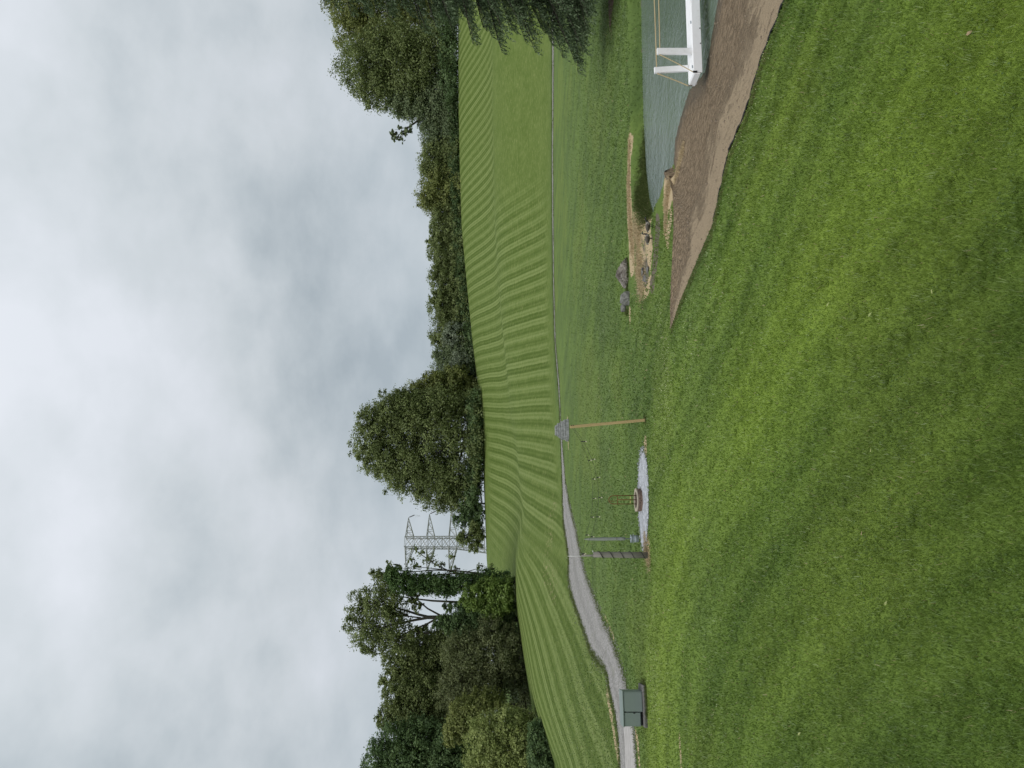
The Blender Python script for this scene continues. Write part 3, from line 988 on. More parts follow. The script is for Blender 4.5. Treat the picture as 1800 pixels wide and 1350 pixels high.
def tree(name, label, D, lobes, trunk_y, material, leaf=4.4, dens=0.8, clump=0.24, group=None, cat='tree', trunk_r=None, limbs=True,
         forks=None, hollow=0.5, droop=0.3, twigs=0.25, depth=1.0, bark='bark', ytop=None, nmax=26000):
    """lobes: (y, v, ry, rv[, dD]) ellipsoids of the crown in photograph pixels at depth D"""
    k = D / F
    leaf, dens, nmax = leaf * 0.80, dens * 2.0, int(nmax * 2.0)
    cs, rs = [], []
    for lb in lobes:
        y, v, ry, rv = lb[:4]
        dd = lb[4] if len(lb) > 4 else 0.0
        cs.append(P(y, v, D + dd))
        rs.append((ry * k, ry * k * depth, rv * k))
    cs = np.array(cs); rs = np.array(rs)
    bx = (675 - trunk_y) * k
    base = np.array((bx, D, zg(bx, D) - 0.15))
    root = empty(name, base, 0, label, cat, group)
    inv = Vector(base)
    # clumps
    areas = np.array([lb[2] * lb[3] * math.pi for lb in lobes])
    n_tot = int(min(nmax, areas.sum() * dens))
    lobe_mb = MB()
    allc, alln, allt, alls = [], [], [], []
    tips = []
    for i in range(len(lobes)):
        n = max(18, int(n_tot * areas[i] / areas.sum()))
        ncl = max(6, int(n / 46))
        d = unit(rng.normal(size=(ncl, 3)))
        r = np.where(rng.random(ncl) < 0.8, hollow + (1 - hollow) * rng.random(ncl) ** 0.6, rng.random(ncl))
        r = r * (0.88 + 0.17 * rng.random(ncl))
        cc = cs[i] + d * r[:, None] * rs[i]
        cr = clump * rs[i].mean() * (0.6 + 0.8 * rng.random(ncl))
        ct = rng.random(ncl)
        w_ = rng.integers(0, ncl, n)
        off = rng.normal(size=(n, 3)) * 0.55
        off[:, 2] *= 0.7
        ln = np.linalg.norm(off, axis=1)
        off *= np.minimum(1.0, 1.5 / np.maximum(ln, 1e-6))[:, None]
        p = cc[w_] + off * cr[w_][:, None]
        p[:, 2] -= droop * cr[w_] * rng.random(n) * ln
        outw = unit(p - cs[i])
        nrm = outw * 0.5 + off * 0.4 + np.array((0, 0, 0.55)) + rng.normal(size=(n, 3)) * 0.65
        allc.append(p); alln.append(nrm)
        allt.append(np.clip(0.68 * ct[w_] + 0.32 * rng.random(n), 0, 1))
        alls.append(leaf * k * (0.6 + 0.8 * rng.random(n)))
        kt = max(1, int(ncl * twigs))
        for q in range(kt):
            tips.append((i, cc[q]))
    c = np.concatenate(allc)
    keep = c[:, 2] > zf(c[:, 0], c[:, 1]) + 0.02
    crown = leaf_quads('crown', (c - base)[keep], np.concatenate(alln)[keep], np.concatenate(alls)[keep], 0.62, np.concatenate(allt)[keep], material, root)
    # trunk and limbs
    tr = trunk_r or max(0.12, 0.010 * (cs[:, 2].max() - base[2]) + 0.10)
    mb = MB()
    lowest = min(c_[2] - r_[2] for c_, r_ in zip(cs, rs))
    fork_z = base[2] + max(0.25 * (cs[:, 2].mean() - base[2]), 0.9 * (lowest - base[2]), 0.5)
    fork = np.array((bx + rng.normal() * 0.3, D, fork_z))
    if forks:
        for seq in forks:           # drawn stems: list of (y, v, r)
            pts = [P(y, v, D + (q[0] if q else 0)) for y, v, r, *q in seq]
            mb.tube(pts, [s[2] for s in seq], 7, cap=False)
    else:
        mb.tube([base - (0, 0, 0.3), base + (0, 0, 0.25), (base + fork) / 2 + rng.normal(size=3) * 0.08, fork], [tr * 1.5, tr * 1.1, tr * 0.9, tr * 0.75], 8, cap=False)
    if limbs:
        for i in range(len(lobes)):
            pts = limb(mb, fork if not forks else cs[i] - (0, 0, rs[i][2] * 0.9), cs[i] + rng.normal(size=3) * rs[i] * 0.15, tr * 0.5, tr * 0.16)
        for i, tp in tips:
            limb(mb, cs[i] - (cs[i] - fork) * 0.35 * rng.random() if not forks else cs[i], tp, tr * 0.17, 0.02, 0.15, 3, 4)
    mb.v = [(a - base[0], b - base[1], z - base[2]) for a, b, z in mb.v]
    if mb.v:
        mb.build('trunk', MATS[bark], root, smooth=True)
    return root


# ------------------------------------------------------------------ trees on the hill: hedge row along the crest
GR = 'trees in the row along the crest of the hill'
hedge = [  # y centre, top v, half width, distance, material, label
    (232, 734, 30, 153, 'leaf_grey', 'grey green tree at the right end of the crest row, beside the big wood'),
    (283, 733, 34, 153, 'leaf_mid', 'round dark green tree second from the right end of the crest row'),
    (340, 730, 34, 152, 'leaf_olive', 'olive brown tree, tallest bump in the right half of the crest row'),
    (393, 753, 28, 151, 'leaf_mid', 'low green tree left of the olive brown tree on the crest'),
    (440, 748, 32, 150, 'leaf_mid', 'broad green tree in the middle of the crest row'),
    (492, 753, 30, 149, 'leaf_mid', 'mid green tree just left of the middle of the crest row'),
    (538, 750, 28, 148, 'leaf_mid', 'green pointed tree right of the silvery shrubs on the crest'),
    (585, 752, 28, 146.5, 'leaf_mid', 'small green tree behind the silvery shrubs on the crest'),
    (640, 757, 34, 145, 'leaf_grey', 'pale green tree next to the tall central tree on the crest'),
]
ORD = ['first', 'second', 'third', 'fourth', 'fifth', 'sixth', 'seventh', 'eighth', 'ninth']
for hedge_i, (y, vt, hw, D, mt, lab) in enumerate(hedge):
    bx = (675 - y) / F * D
    vb = VH + (ZC - zg(bx, D)) / D * F
    h = vb - vt
    hw *= 1.38
    lob = [(y, vt + h * 0.36, hw * 0.82, h * 0.36), (y + hw * 0.45, vt + h * 0.58, hw * 0.62, h * 0.38), (y - hw * 0.45, vt + h * 0.60, hw * 0.62, h * 0.38),
           (y, vt + h * 0.78, hw, h * 0.27), (y, vt + h * 0.97, hw * 1.05, h * 0.16), (y + hw * 0.3 * (1 if rng.random() > 0.5 else -1), vt + h * 0.22, hw * 0.35, h * 0.22)]
    tree('crest_tree', lab, D, lob, y, MATS[mt], 3.6, 0.95, 0.22, GR, hollow=0.35, twigs=0.05)
    tree('crest_shrub', 'low shrub below the %s tree from the right in the crest row' % ORD[hedge_i], D - 1.5,
         [(y - hw * 0.8, vb - 6, hw * 0.6, 13), (y, vb - 8, hw * 0.7, 15), (y + hw * 0.8, vb - 6, hw * 0.6, 13)], y, MATS['leaf_dark'], 3.4, 1.2, 0.25, 'shrubs below the crest row', 'shrub', hollow=0.2, twigs=0.02)

tree('silvery_shrub', 'silvery grey shrub in front of the crest row, left of its middle', 144.5,
     [(592, 796, 26, 24), (574, 806, 16, 16), (606, 810, 20, 18)], 590, MATS['leaf_silver'], 3.6, 1.1, 0.22, 'silvery shrubs on the crest', 'shrub', hollow=0.3, twigs=0.05)
tree('silvery_shrub', 'silvery grey shrub at the foot of the tall central tree, right side', 142,
     [(640, 806, 24, 24), (658, 816, 16, 16), (668, 822, 20, 14), (680, 826, 14, 12)], 650, MATS['leaf_silver'], 3.4, 1.1, 0.22, 'silvery shrubs on the crest', 'shrub', hollow=0.3, twigs=0.05)

# right-hand wood at the crest
tree('broadleaf_tree', 'large dark broadleaf tree in the right wood, highest rounded crown against the sky', 154,
     [(120, 640, 52, 56), (95, 690, 62, 66), (160, 668, 38, 50), (140, 730, 58, 60), (100, 760, 66, 45), (175, 725, 34, 48)],
     120, MATS['leaf_mid'], 4.2, 0.95, 0.20, 'trees in the right wood', hollow=0.5, twigs=0.08, nmax=36000)
tree('broadleaf_tree', 'olive green broadleaf tree in the right wood behind the spruce', 160,
     [(58, 622, 38, 40), (30, 660, 45, 60), (70, 690, 40, 55), (40, 745, 55, 55), (10, 615, 50, 55), (-40, 620, 60, 75), (-30, 740, 70, 65)],
     40, MATS['leaf_olive'], 4.2, 0.9, 0.20, 'trees in the right wood', hollow=0.5, twigs=0.08, nmax=36000)
tree('broadleaf_tree', 'grey green tree at the left edge of the right wood with a bare leaning limb', 152,
     [(192, 762, 34, 40), (168, 775, 34, 32), (205, 785, 30, 22), (186, 712, 26, 34), (226, 716, 9, 10), (236, 708, 7, 8), (243, 698, 7, 9), (232, 692, 8, 6), (225, 702, 6, 7), (246, 708, 5, 5), (238, 690, 6, 5)],
     195, MATS['leaf_grey'], 3.9, 0.9, 0.24, 'trees in the right wood', hollow=0.4, twigs=0.1,
     forks=[[(190, 808, 0.35), (194, 770, 0.3), (206, 742, 0.24), (217, 728, 0.18), (228, 712, 0.12), (238, 700, 0.07), (244, 694, 0.03)],
            [(222, 720, 0.08), (226, 706, 0.05), (228, 694, 0.02)], [(230, 710, 0.08), (238, 708, 0.05), (247, 707, 0.02)]])
tree('understory_shrub', 'dark shrub below the right wood along the top of the field', 151,
     [(150, 790, 50, 20), (210, 792, 26, 18), (95, 788, 50, 22), (40, 786, 50, 24), (-20, 786, 50, 24)], 120, MATS['leaf_dark'], 3.6, 0.95, 0.2, None, 'shrub', hollow=0.3, twigs=0.03)

# central tall tree
tree('willow_tree', 'tall broad green tree alone in the centre of the crest', 134,
     [(775, 664, 50, 50), (832, 712, 46, 52), (724, 708, 42, 50), (858, 766, 44, 52), (808, 668, 36, 40), (742, 664, 38, 46), (715, 690, 34, 40), (770, 838, 90, 16), (800, 700, 56, 56), (740, 705, 50, 62), (828, 735, 54, 58), (770, 750, 80, 62), (850, 775, 46, 52), (800, 800, 80, 44),
      (730, 780, 56, 52), (868, 805, 36, 38), (775, 836, 80, 18), (710, 826, 46, 22), (720, 745, 40, 45), (745, 650, 22, 24), (790, 640, 26, 26)], 765, MATS['leaf_mid'], 4.2, 0.9, 0.17, hollow=0.5, twigs=0.10, nmax=60000)
tree('broadleaf_tree', 'yellowish green tree joined to the right side of the tall central tree', 138,
     [(700, 742, 34, 42), (690, 780, 36, 42), (672, 770, 24, 34), (712, 718, 20, 28), (665, 800, 26, 26), (700, 810, 34, 26), (690, 832, 36, 14)], 692, MATS['leaf_olive'], 4.0, 1.0, 0.2, hollow=0.45, twigs=0.08)
tree('understory_shrub', 'dark green shrub at the left foot of the tall central tree', 132,
     [(885, 826, 26, 22), (910, 818, 20, 26), (850, 832, 36, 18), (800, 836, 46, 18), (750, 836, 46, 17), (715, 832, 36, 16), (905, 838, 26, 14)], 885, MATS['leaf_dark'], 3.8, 1.0, 0.2, None, 'shrub', hollow=0.3, twigs=0.03)
tree('understory_shrub', 'small green tree below the pylon at the left end of the crest', 131,
     [(946, 826, 18, 22), (932, 838, 24, 14), (960, 836, 14, 14), (941, 808, 10, 10)], 945, MATS['leaf_mid'], 3.8, 1.1, 0.22, None, 'tree', hollow=0.3, twigs=0.05)

# ------------------------------------------------------------------ left wood
LW = 'trees in the left wood'
tree('tall_open_tree', 'tallest tree of the left wood with bare forking limbs and an airy crown', 90,
     [(1062, 660, 40, 34), (1100, 640, 44, 32), (1034, 686, 30, 30), (1128, 665, 30, 36), (1082, 690, 46, 30), (1012, 668, 22, 24), (1118, 700, 34, 30), (1058, 632, 26, 22), (1140, 640, 16, 18), (1088, 614, 26, 12), (996, 690, 14, 16), (1062, 730, 16, 18), (1112, 738, 16, 18), (1046, 722, 14, 18)],
     1085, MATS['leaf_mid'], 4.2, 0.38, 0.24, LW, hollow=0.25, twigs=0.32, nmax=22000,
     forks=[[(1088, 912, 0.330), (1086, 850, 0.290), (1085, 790, 0.251), (1085, 752, 0.224)],
            [(1085, 756, 0.158), (1080, 735, 0.145), (1072, 710, 0.112), (1064, 680, 0.073), (1060, 650, 0.033)],
            [(1085, 756, 0.172), (1090, 728, 0.145), (1096, 700, 0.112), (1104, 665, 0.066), (1106, 630, 0.026)],
            [(1086, 770, 0.132), (1098, 748, 0.112), (1108, 722, 0.086), (1124, 695, 0.053), (1132, 665, 0.026)],
            [(1084, 778, 0.119), (1070, 752, 0.099), (1056, 735, 0.079), (1044, 712, 0.053), (1034, 690, 0.026)],
            [(1086, 740, 0.092), (1082, 706, 0.073), (1084, 675, 0.053), (1084, 640, 0.026)],
            [(1096, 748, 0.066), (1110, 738, 0.046), (1124, 722, 0.026)],
            [(1062, 908, 0.172), (1060, 850, 0.152), (1058, 800, 0.132), (1056, 760, 0.112), (1052, 725, 0.073), (1046, 690, 0.040)]])
tree('ivy_covered_tree', 'narrow ivy covered trunk at the right end of the left wood', 88,
     [(1020, 706, 22, 28), (1022, 745, 17, 30), (1026, 782, 18, 30), (1024, 820, 18, 32), (1022, 858, 20, 30), (1026, 885, 22, 20), (1036, 735, 12, 24), (1040, 780, 10, 26), (1010, 690, 16, 16)],
     1024, MATS['leaf_ivy'], 4.2, 1.1, 0.30, LW, hollow=0.35, twigs=0.05)
tree('bare_side_branch_tree', 'thin sparse sapling leaning right in front of the pylon', 89,
     [(985, 752, 14, 12), (972, 738, 10, 10), (965, 728, 8, 8), (992, 772, 10, 12), (996, 728, 10, 14), (984, 722, 8, 8), (1000, 800, 10, 10), (996, 842, 10, 8), (1000, 862, 10, 7), (978, 790, 8, 10)],
     1018, MATS['leaf_mid'], 4.2, 0.16, 0.42, LW, hollow=0.2, twigs=0.3, limbs=True,
     forks=[[(1020, 905, 0.10), (1012, 830, 0.09), (1004, 790, 0.08), (992, 765, 0.07), (978, 745, 0.05), (966, 728, 0.02)],
            [(1008, 810, 0.06), (998, 845, 0.03)], [(1002, 785, 0.06), (998, 750, 0.04), (996, 722, 0.02)]])
tree('bright_shrub', 'bright green shrub at the foot of the ivy covered trunk', 86,
     [(1048, 830, 24, 26), (1040, 862, 26, 30), (1060, 868, 26, 30), (1044, 886, 30, 20)], 1048, MATS['leaf_bright'], 4.2, 1.0, 0.22, 'shrubs of the left wood', 'shrub', hollow=0.35, twigs=0.04)
tree('dark_tree', 'dark tree directly left of the bare forking limbs in the left wood', 93,
     [(1160, 706, 32, 38), (1140, 745, 36, 40), (1180, 740, 34, 46), (1150, 790, 44, 46), (1120, 800, 34, 50), (1196, 690, 22, 26)], 1155, MATS['leaf_mid'], 4.4, 0.85, 0.2, LW, hollow=0.5, twigs=0.08)
tree('brown_thicket', 'brownish half bare thicket in the middle of the left wood', 85,
     [(1150, 820, 42, 52), (1190, 820, 48, 56), (1225, 810, 36, 50), (1170, 876, 54, 36), (1120, 868, 40, 38), (1210, 872, 46, 40), (1130, 902, 36, 14), (1180, 910, 40, 16), (1225, 920, 36, 20)], 1175, MATS['leaf_brown'], 3.8, 0.8, 0.2, None, 'shrub', hollow=0.4, twigs=0.45)
tree('dark_shrub', 'dark green shrub between the ivy trunk and the brown thicket', 88,
     [(1085, 862, 36, 42), (1105, 880, 30, 28), (1070, 888, 30, 20), (1098, 808, 24, 34), (1070, 822, 22, 26), (1094, 772, 12, 22), (1068, 786, 10, 14)], 1088, MATS['leaf_dark'], 4.2, 1.0, 0.2, 'shrubs of the left wood', 'shrub', hollow=0.35, twigs=0.06)
tree('broadleaf_tree', 'mid green tree with a rounded top in the middle of the left wood', 90,
     [(1228, 702, 36, 38), (1250, 735, 44, 48), (1215, 745, 36, 46), (1240, 790, 52, 46), (1262, 690, 28, 32)], 1238, MATS['leaf_mid'], 4.4, 0.9, 0.19, LW, hollow=0.5, twigs=0.06)
tree('broadleaf_tree', 'large deep green tree at the left edge of the picture', 84,
     [(1310, 690, 40, 46), (1345, 672, 40, 42), (1335, 730, 52, 54), (1295, 740, 36, 50), (1370, 740, 50, 70), (1320, 790, 60, 50), (1385, 670, 46, 46)], 1325, MATS['leaf_dark'], 4.6, 0.9, 0.19, LW, hollow=0.5, twigs=0.05, nmax=30000)
tree('olive_shrub', 'olive shrub behind the pale front bush in the left wood', 80,
     [(1258, 815, 34, 34), (1240, 850, 30, 40), (1280, 800, 28, 26)], 1255, MATS['leaf_olive'], 4.2, 0.85, 0.2, 'shrubs of the left wood', 'shrub', hollow=0.4, twigs=0.1)
tree('pale_bush', 'pale yellow green rounded bush at the front left of the wood', 73,
     [(1296, 858, 42, 46), (1325, 880, 46, 52), (1278, 895, 38, 42), (1350, 850, 34, 46), (1300, 920, 50, 34), (1370, 890, 40, 60)], 1308, MATS['leaf_light'], 4.4, 1.0, 0.17, 'shrubs of the left wood', 'shrub', hollow=0.5, twigs=0.06)
tree('low_dark_shrub', 'low dark shrub at the bottom left corner of the wood', 68,
     [(1320, 950, 34, 26), (1350, 955, 30, 30), (1290, 946, 26, 20), (1380, 955, 40, 34)], 1330, MATS['leaf_dark'], 4.2, 1.0, 0.2, 'shrubs of the left wood', 'shrub', hollow=0.35, twigs=0.1)
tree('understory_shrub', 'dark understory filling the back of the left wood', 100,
     [(1110, 840, 50, 56), (1180, 800, 60, 70), (1260, 800, 70, 80), (1340, 800, 70, 90), (1060, 862, 30, 40), (1400, 800, 60, 100)], 1200, MATS['leaf_ivy'], 6.5, 1.0, 0.22, None, 'shrub', hollow=0.1, twigs=0.03)

# ------------------------------------------------------------------ spruce at the right edge
spb = np.array((SPX, SPY, zg(SPX, SPY) - 0.1))
spruce = empty('spruce_tree', spb, 0, 'large drooping spruce at the right edge behind the pond', 'tree')
mb = MB()
mb.tube([(0, 0, -0.2), (0, 0, 0.6), (0.05, 0, 8), (0, 0, 19)], [0.48, 0.36, 0.22, 0.03], 9, cap=False)
C_, N_, A_, S_, T_ = [], [], [], [], []
H, Rb = 19.5, 5.2
z = 1.9
lev = 0
while z < H - 0.3:
    frac = z / H
    Lb = Rb * (1 - frac) ** 0.78 * (0.9 if z > 1.3 else 0.8)
    nb = 17 if z < 12 else 10
    for b in range(nb):
        a = 2 * math.pi * (b + 0.5 * (lev % 2)) / nb + rng.normal() * 0.10
        ca, sa = math.cos(a), math.sin(a)
        if ca > 0.55 and z < 12:
            continue_far = rng.random() < 0.45
            if continue_far:
                continue
        L = Lb * (0.72 + 0.42 * rng.random())
        drp = min((0.16 + 0.30 * (1 - frac)) * (0.8 + 0.5 * rng.random()), (z - 1.15) / L)
        pts = []
        for i in range(9):
            s = i / 8
            zz = z + 0.22 * L * math.sin(s * 1.2) * (frac * 1.3) - drp * L * s ** 1.4 + 0.12 * L * max(0, s - 0.72) ** 1.2
            pts.append(np.array((ca * L * s, sa * L * s, max(0.25, zz))))
        mb.tube(pts, [0.055 * (1 - 0.85 * i / 8) for i in range(9)], 4, cap=False)
        P_ = np.array(pts)
        side = np.array((-sa, ca, 0))
        nbl = int(L / 0.085)
        ct = rng.random()
        for q in range(nbl):
            s = 0.16 + 0.84 * (q + rng.random()) / nbl
            fi = min(s * 8, 7.999)
            i0 = int(fi)
            p0 = P_[i0] * (1 - fi + i0) + P_[i0 + 1] * (fi - i0)
            fw = unit((P_[i0 + 1] - P_[i0])[None])[0]
            sg = 1 if q % 2 else -1
            ll = (0.30 + 0.55 * rng.random()) * (1 - 0.55 * s) * (0.6 + 0.4 * Lb / Rb) + 0.14
            dr = fw * 0.75 + side * sg * (0.75 + 0.3 * rng.normal()) + np.array((0, 0, -0.55 - 0.5 * rng.random()))
            dr = dr / np.linalg.norm(dr)
            nn = max(5, int(ll / 0.036))
            tq = np.linspace(0.05, 1, nn)
            pp = p0 + dr * (tq * ll)[:, None]
            pp[:, 2] -= 0.22 * ll * tq ** 2
            pp += rng.normal(size=pp.shape) * 0.022
            C_.append(pp)
            A_.append(np.repeat(dr[None], nn, 0) + rng.normal(size=(nn, 3)) * 0.55)
            N_.append(np.array((0, 0, 0.6)) + rng.normal(size=(nn, 3)) * 0.7)
            S_.append(0.150 * (0.7 + 0.6 * rng.random(nn)))
            T_.append(np.clip(0.35 * ct + 0.30 * tq + 0.35 * rng.random(nn), 0, 1))
    z += 0.46 + 0.25 * frac
    lev += 1
leaf_quads('crown', np.concatenate(C_), np.concatenate(N_), np.concatenate(S_), 0.32, np.concatenate(T_), MATS['needle'], spruce, axis=np.concatenate(A_))
mb.build('trunk', MATS['bark'], spruce, smooth=True)

# ------------------------------------------------------------------ lawn grass blades


def blades(name, n_list, material, label, mask_fn, cat='grass', hscale=1.0):
    V, T, CL = [], [], []
    for (d0, d1, dens, hgt, wid) in n_list:
        half, ex = 0.545, 0.6          # blades per area fall off as distance ** -2.6, blade width grows to match
        n = int(2 * half * dens * 7.5 ** 2.6 * (d0 ** -ex - d1 ** -ex) / ex)
        D = (d0 ** -ex - rng.random(n) * (d0 ** -ex - d1 ** -ex)) ** (-1 / ex)
        X = (rng.random(n) * 2 - 1) * half * D
        Y = D
        keep = mask_fn(X, Y) & (rng.random(n) < sstep(d1, d1 * 0.55, D))
        X, Y = X[keep], Y[keep]
        D = D[keep]
        n = len(X)
        tuft = fbm(X * 2.1, Y * 2.1, 21, 3)
        fine_ = vnoise(X * 9, Y * 9, 33)
        h = hgt * (0.55 + 0.7 * rng.random(n)) * (0.55 + 0.9 * tuft) * hscale
        an = rng.random(n) * 2 * math.pi
        lean = (0.15 + 0.75 * rng.random(n)) * h
        la = rng.random(n) * 2 * math.pi + 2.5 * (tuft - 0.5)
        Z = zf(X, Y)
        b = np.stack([X, Y, Z], 1)
        sd = np.stack([np.cos(an), np.sin(an), np.zeros(n)], 1) * (np.minimum(wid * (D / 7.5) ** 1.3, 0.030) * (0.6 + 0.8 * rng.random(n)))[:, None]
        tip = b + np.stack([np.cos(la) * lean, np.sin(la) * lean, h], 1)
        V.append(np.stack([b - sd, b + sd, tip], 1).reshape(-1, 3))
        tn = np.clip(0.45 * rng.random(n) + 0.30 * fine_ + 0.35 * (tuft - 0.1), 0, 0.98)
        tn = np.where(rng.random(n) < 0.012, 1.0, tn)
        T.append(np.repeat(tn, 3))
        CL.append(np.repeat(lawn_colour(X, Y), 3, 0))
    V = np.concatenate(V)
    o = mesh_np(name, V, np.arange(len(V)), 3, material, attrs={'tint': np.concatenate(T)})
    set_colour(o, 'lawn_col', np.concatenate(CL))
    tag(o, label, cat, kind='stuff')
    return o


def lawn_mask(X, Y):
    ok = ~inside(X, Y, beach_poly) & ~inside(X, Y, pond) & ~inside(X, Y, road_poly)
    ok &= np.hypot((X - pad_c[0]) / (PAD_RX * 1.0), (Y - pad_c[1]) / (PAD_RY * 1.0)) > 0.97
    ok &= ~((X > 3.2) & (X < 9.8) & (Y > 24.4 - 0.25 * (X - 5.5) * (X > 5.5)) & (Y < 29.9) & (rng.random(len(X)) < 0.8))
    ok &= ~((X > 5.0) & (X < 7.6) & (Y > 21.2) & (Y < 23.8))
    bxc = G(1245, 1134)
    ok &= ~((abs(X - bxc[0]) < 0.65) & (Y > bxc[1] - 0.1) & (Y < bxc[1] + 1.0))
    return ok


blades('lawn_grass', [(5.9, 75, 4300, 0.052, 0.0043)],
       MATS['grass_blade'], 'short mown green lawn grass covering the foreground', lawn_mask)


# coarser clumps standing a little above the lawn
ncl = 900
cD = 6.0 + 22 * rng.random(ncl) ** 1.4
cX = (rng.random(ncl) * 2 - 1) * 0.54 * cD
w_ = np.repeat(np.arange(ncl), 26)
X = cX[w_] + rng.normal(size=len(w_)) * 0.035
Y = cD[w_] + rng.normal(size=len(w_)) * 0.035
k = lawn_mask(X, Y)
X, Y, w_ = X[k], Y[k], w_[k]
n = len(X)
hh_ = (0.045 + 0.045 * rng.random(ncl))[w_] * (0.6 + 0.6 * rng.random(n))
la = np.arctan2(Y - cD[w_], X - cX[w_]) + rng.normal(size=n) * 0.6
an = rng.random(n) * 6.28
b = np.stack([X, Y, zf(X, Y)], 1)
sd = np.stack([np.cos(an), np.sin(an), 0 * an], 1) * 0.0055
tip = b + np.stack([np.cos(la) * hh_ * 0.8, np.sin(la) * hh_ * 0.8, hh_], 1)
V = np.stack([b - sd, b + sd, tip], 1).reshape(-1, 3)
o = mesh_np('grass_clumps', V, np.arange(len(V)), 3, MATS['grass_blade'], attrs={'tint': np.repeat(np.clip((0.1 + 0.5 * rng.random(ncl))[w_] + 0.3 * rng.random(n), 0, 0.97), 3)})
set_colour(o, 'lawn_col', np.repeat(lawn_colour(X, Y) * 0.9, 3, 0))
tag(o, 'coarser grass clumps standing above the mown lawn', 'grass', kind='stuff')

# far pond bank: dark rank grass with straw on the lip
def strip_blades(name, pts, width, n, hgt, wid, material, label, tint_lo=0.0, tint_hi=1.0, cat='grass', z=None):
    A = resample(pts, 200)
    i = rng.integers(0, 199, n)
    s = rng.random(n)
    X = A[i, 0] * (1 - s) + A[i + 1, 0] * s + rng.normal(size=n) * width * 0.5
    Y = A[i, 1] * (1 - s) + A[i + 1, 1] * s + rng.normal(size=n) * width * 0.5
    keep = ~inside(X, Y, pond)
    X, Y = X[keep], Y[keep]
    n = len(X)
    Z = zf(X, Y)
    h = hgt * (0.4 + 0.8 * rng.random(n)) * (0.5 + vnoise(X * 3, Y * 3, 8))
    an = rng.random(n) * 6.28
    la = rng.random(n) * 6.28
    ln = h * (0.2 + 0.8 * rng.random(n))
    b = np.stack([X, Y, Z - 0.01], 1)
    sd = np.stack([np.cos(an), np.sin(an), 0 * an], 1) * wid
    tip = b + np.stack([np.cos(la) * ln, np.sin(la) * ln, h], 1)
    V = np.stack([b - sd, b + sd, tip], 1).reshape(-1, 3)
    tn = tint_lo + (tint_hi - tint_lo) * rng.random(n)
    o = mesh_np(name, V, np.arange(len(V)), 3, material, attrs={'tint': np.repeat(tn, 3)})
    tag(o, label, cat, kind='stuff')
    return o


bank_line = [tuple(G(y, v, -0.12)) for y, v in ((-300, 1117), (0, 1122), (100, 1124), (180, 1125), (230, 1124), (300, 1124), (350, 1126), (385, 1134))]
strip_blades('bank_grass', bank_line[2:], 0.36, 26000, 0.095, 0.010, MATS['bank_blade'], 'dark rank grass on the far bank of the pond', 0.0, 0.85)
strip_blades('bank_grass', bank_line[:5], 0.30, 26000, 0.085, 0.010, MATS['bank_blade'], 'low grass edge on the far bank behind the dock', 0.1, 0.9)
lip = [tuple(G(y, v)) for y, v in ((250, 1108.5), (285, 1106), (320, 1105), (370, 1106), (410, 1109), (440, 1114))]
strip_blades('straw', lip, 0.42, 9000, 0.07, 0.010, MATS['straw_blade'], 'tan dry cut grass along the top of the far pond bank')
flat_pts = [tuple(G(y, v)) for y, v in ((395, 1118), (420, 1124), (450, 1122), (480, 1124), (500, 1130))]
strip_blades('straw', flat_pts, 0.75, 7000, 0.09, 0.011, MATS['straw_blade'], 'matted dry grass on the muddy flat by the geese')
near_straw = [tuple(G(y, v)) for y, v in ((262, 1189), (300, 1184), (335, 1175), (365, 1171), (405, 1170))]
strip_blades('straw', near_straw, 0.26, 6000, 0.07, 0.009, MATS['straw_blade'], 'tan dry grass between the pond tip and the dirt beach')
pit_straw = [tuple(G(y, v)) for y, v in ((948, 1135), (962, 1136), (985, 1141))]
strip_blades('straw', pit_straw, 0.42, 3500, 0.06, 0.010, MATS['straw_blade'], 'tan straw around the foot of the dark wooden post')
edge_grass = [tuple(p) for p in beach_near[:10]]
strip_blades('edge_grass', [(x - 0.12, y - 0.06) for x, y in edge_grass], 0.10, 9000, 0.055, 0.006, MATS['bank_blade'], 'ragged grass fringe along the near edge of the dirt beach', 0.6, 1.0)

rf = [p for p in road_r if p[1] < 90]
strip_blades('road_fringe', rf, 0.30, 16000, 0.10, 0.014, MATS['bank_blade'], 'uneven grass fringe along the near side of the gravel road', 0.35, 0.95)
rf = [p for p in road_l if p[1] < 90]
strip_blades('road_fringe', [(x, y + 0.15) for x, y in rf], 0.30, 22000, 0.14, 0.016, MATS['bank_blade'], 'uneven grass fringe along the far side of the gravel road', 0.3, 0.9)

def foot_ring(y, v, rx, ry, n, label, hgt=0.09, dx=0.0, dy=0.0):
    c = G(y, v)
    pts = [(c[0] + dx + rx * math.cos(a), c[1] + dy + ry * math.sin(a)) for a in np.linspace(0, 2 * math.pi, 40)]
    strip_blades('foot_grass', pts, 0.06, n, hgt, 0.008, MATS['bank_blade'], label, 0.25, 0.85)


foot_ring(480, 1104, 0.58, 0.36, 1800, 'longer grass around the foot of the large boulder', 0.10, 0, 0.2)
foot_ring(530, 1105, 0.48, 0.28, 1500, 'longer grass around the two small boulders', 0.10, 0, 0.2)
foot_ring(738, 1135, 0.10, 0.10, 500, 'longer grass around the foot of the tan pole', 0.08)
foot_ring(1242, 1136, 0.72, 0.52, 2600, 'longer grass around the pad of the utility box', 0.085, 0.0, 0.28)

# small pale clover flowers in the lawn


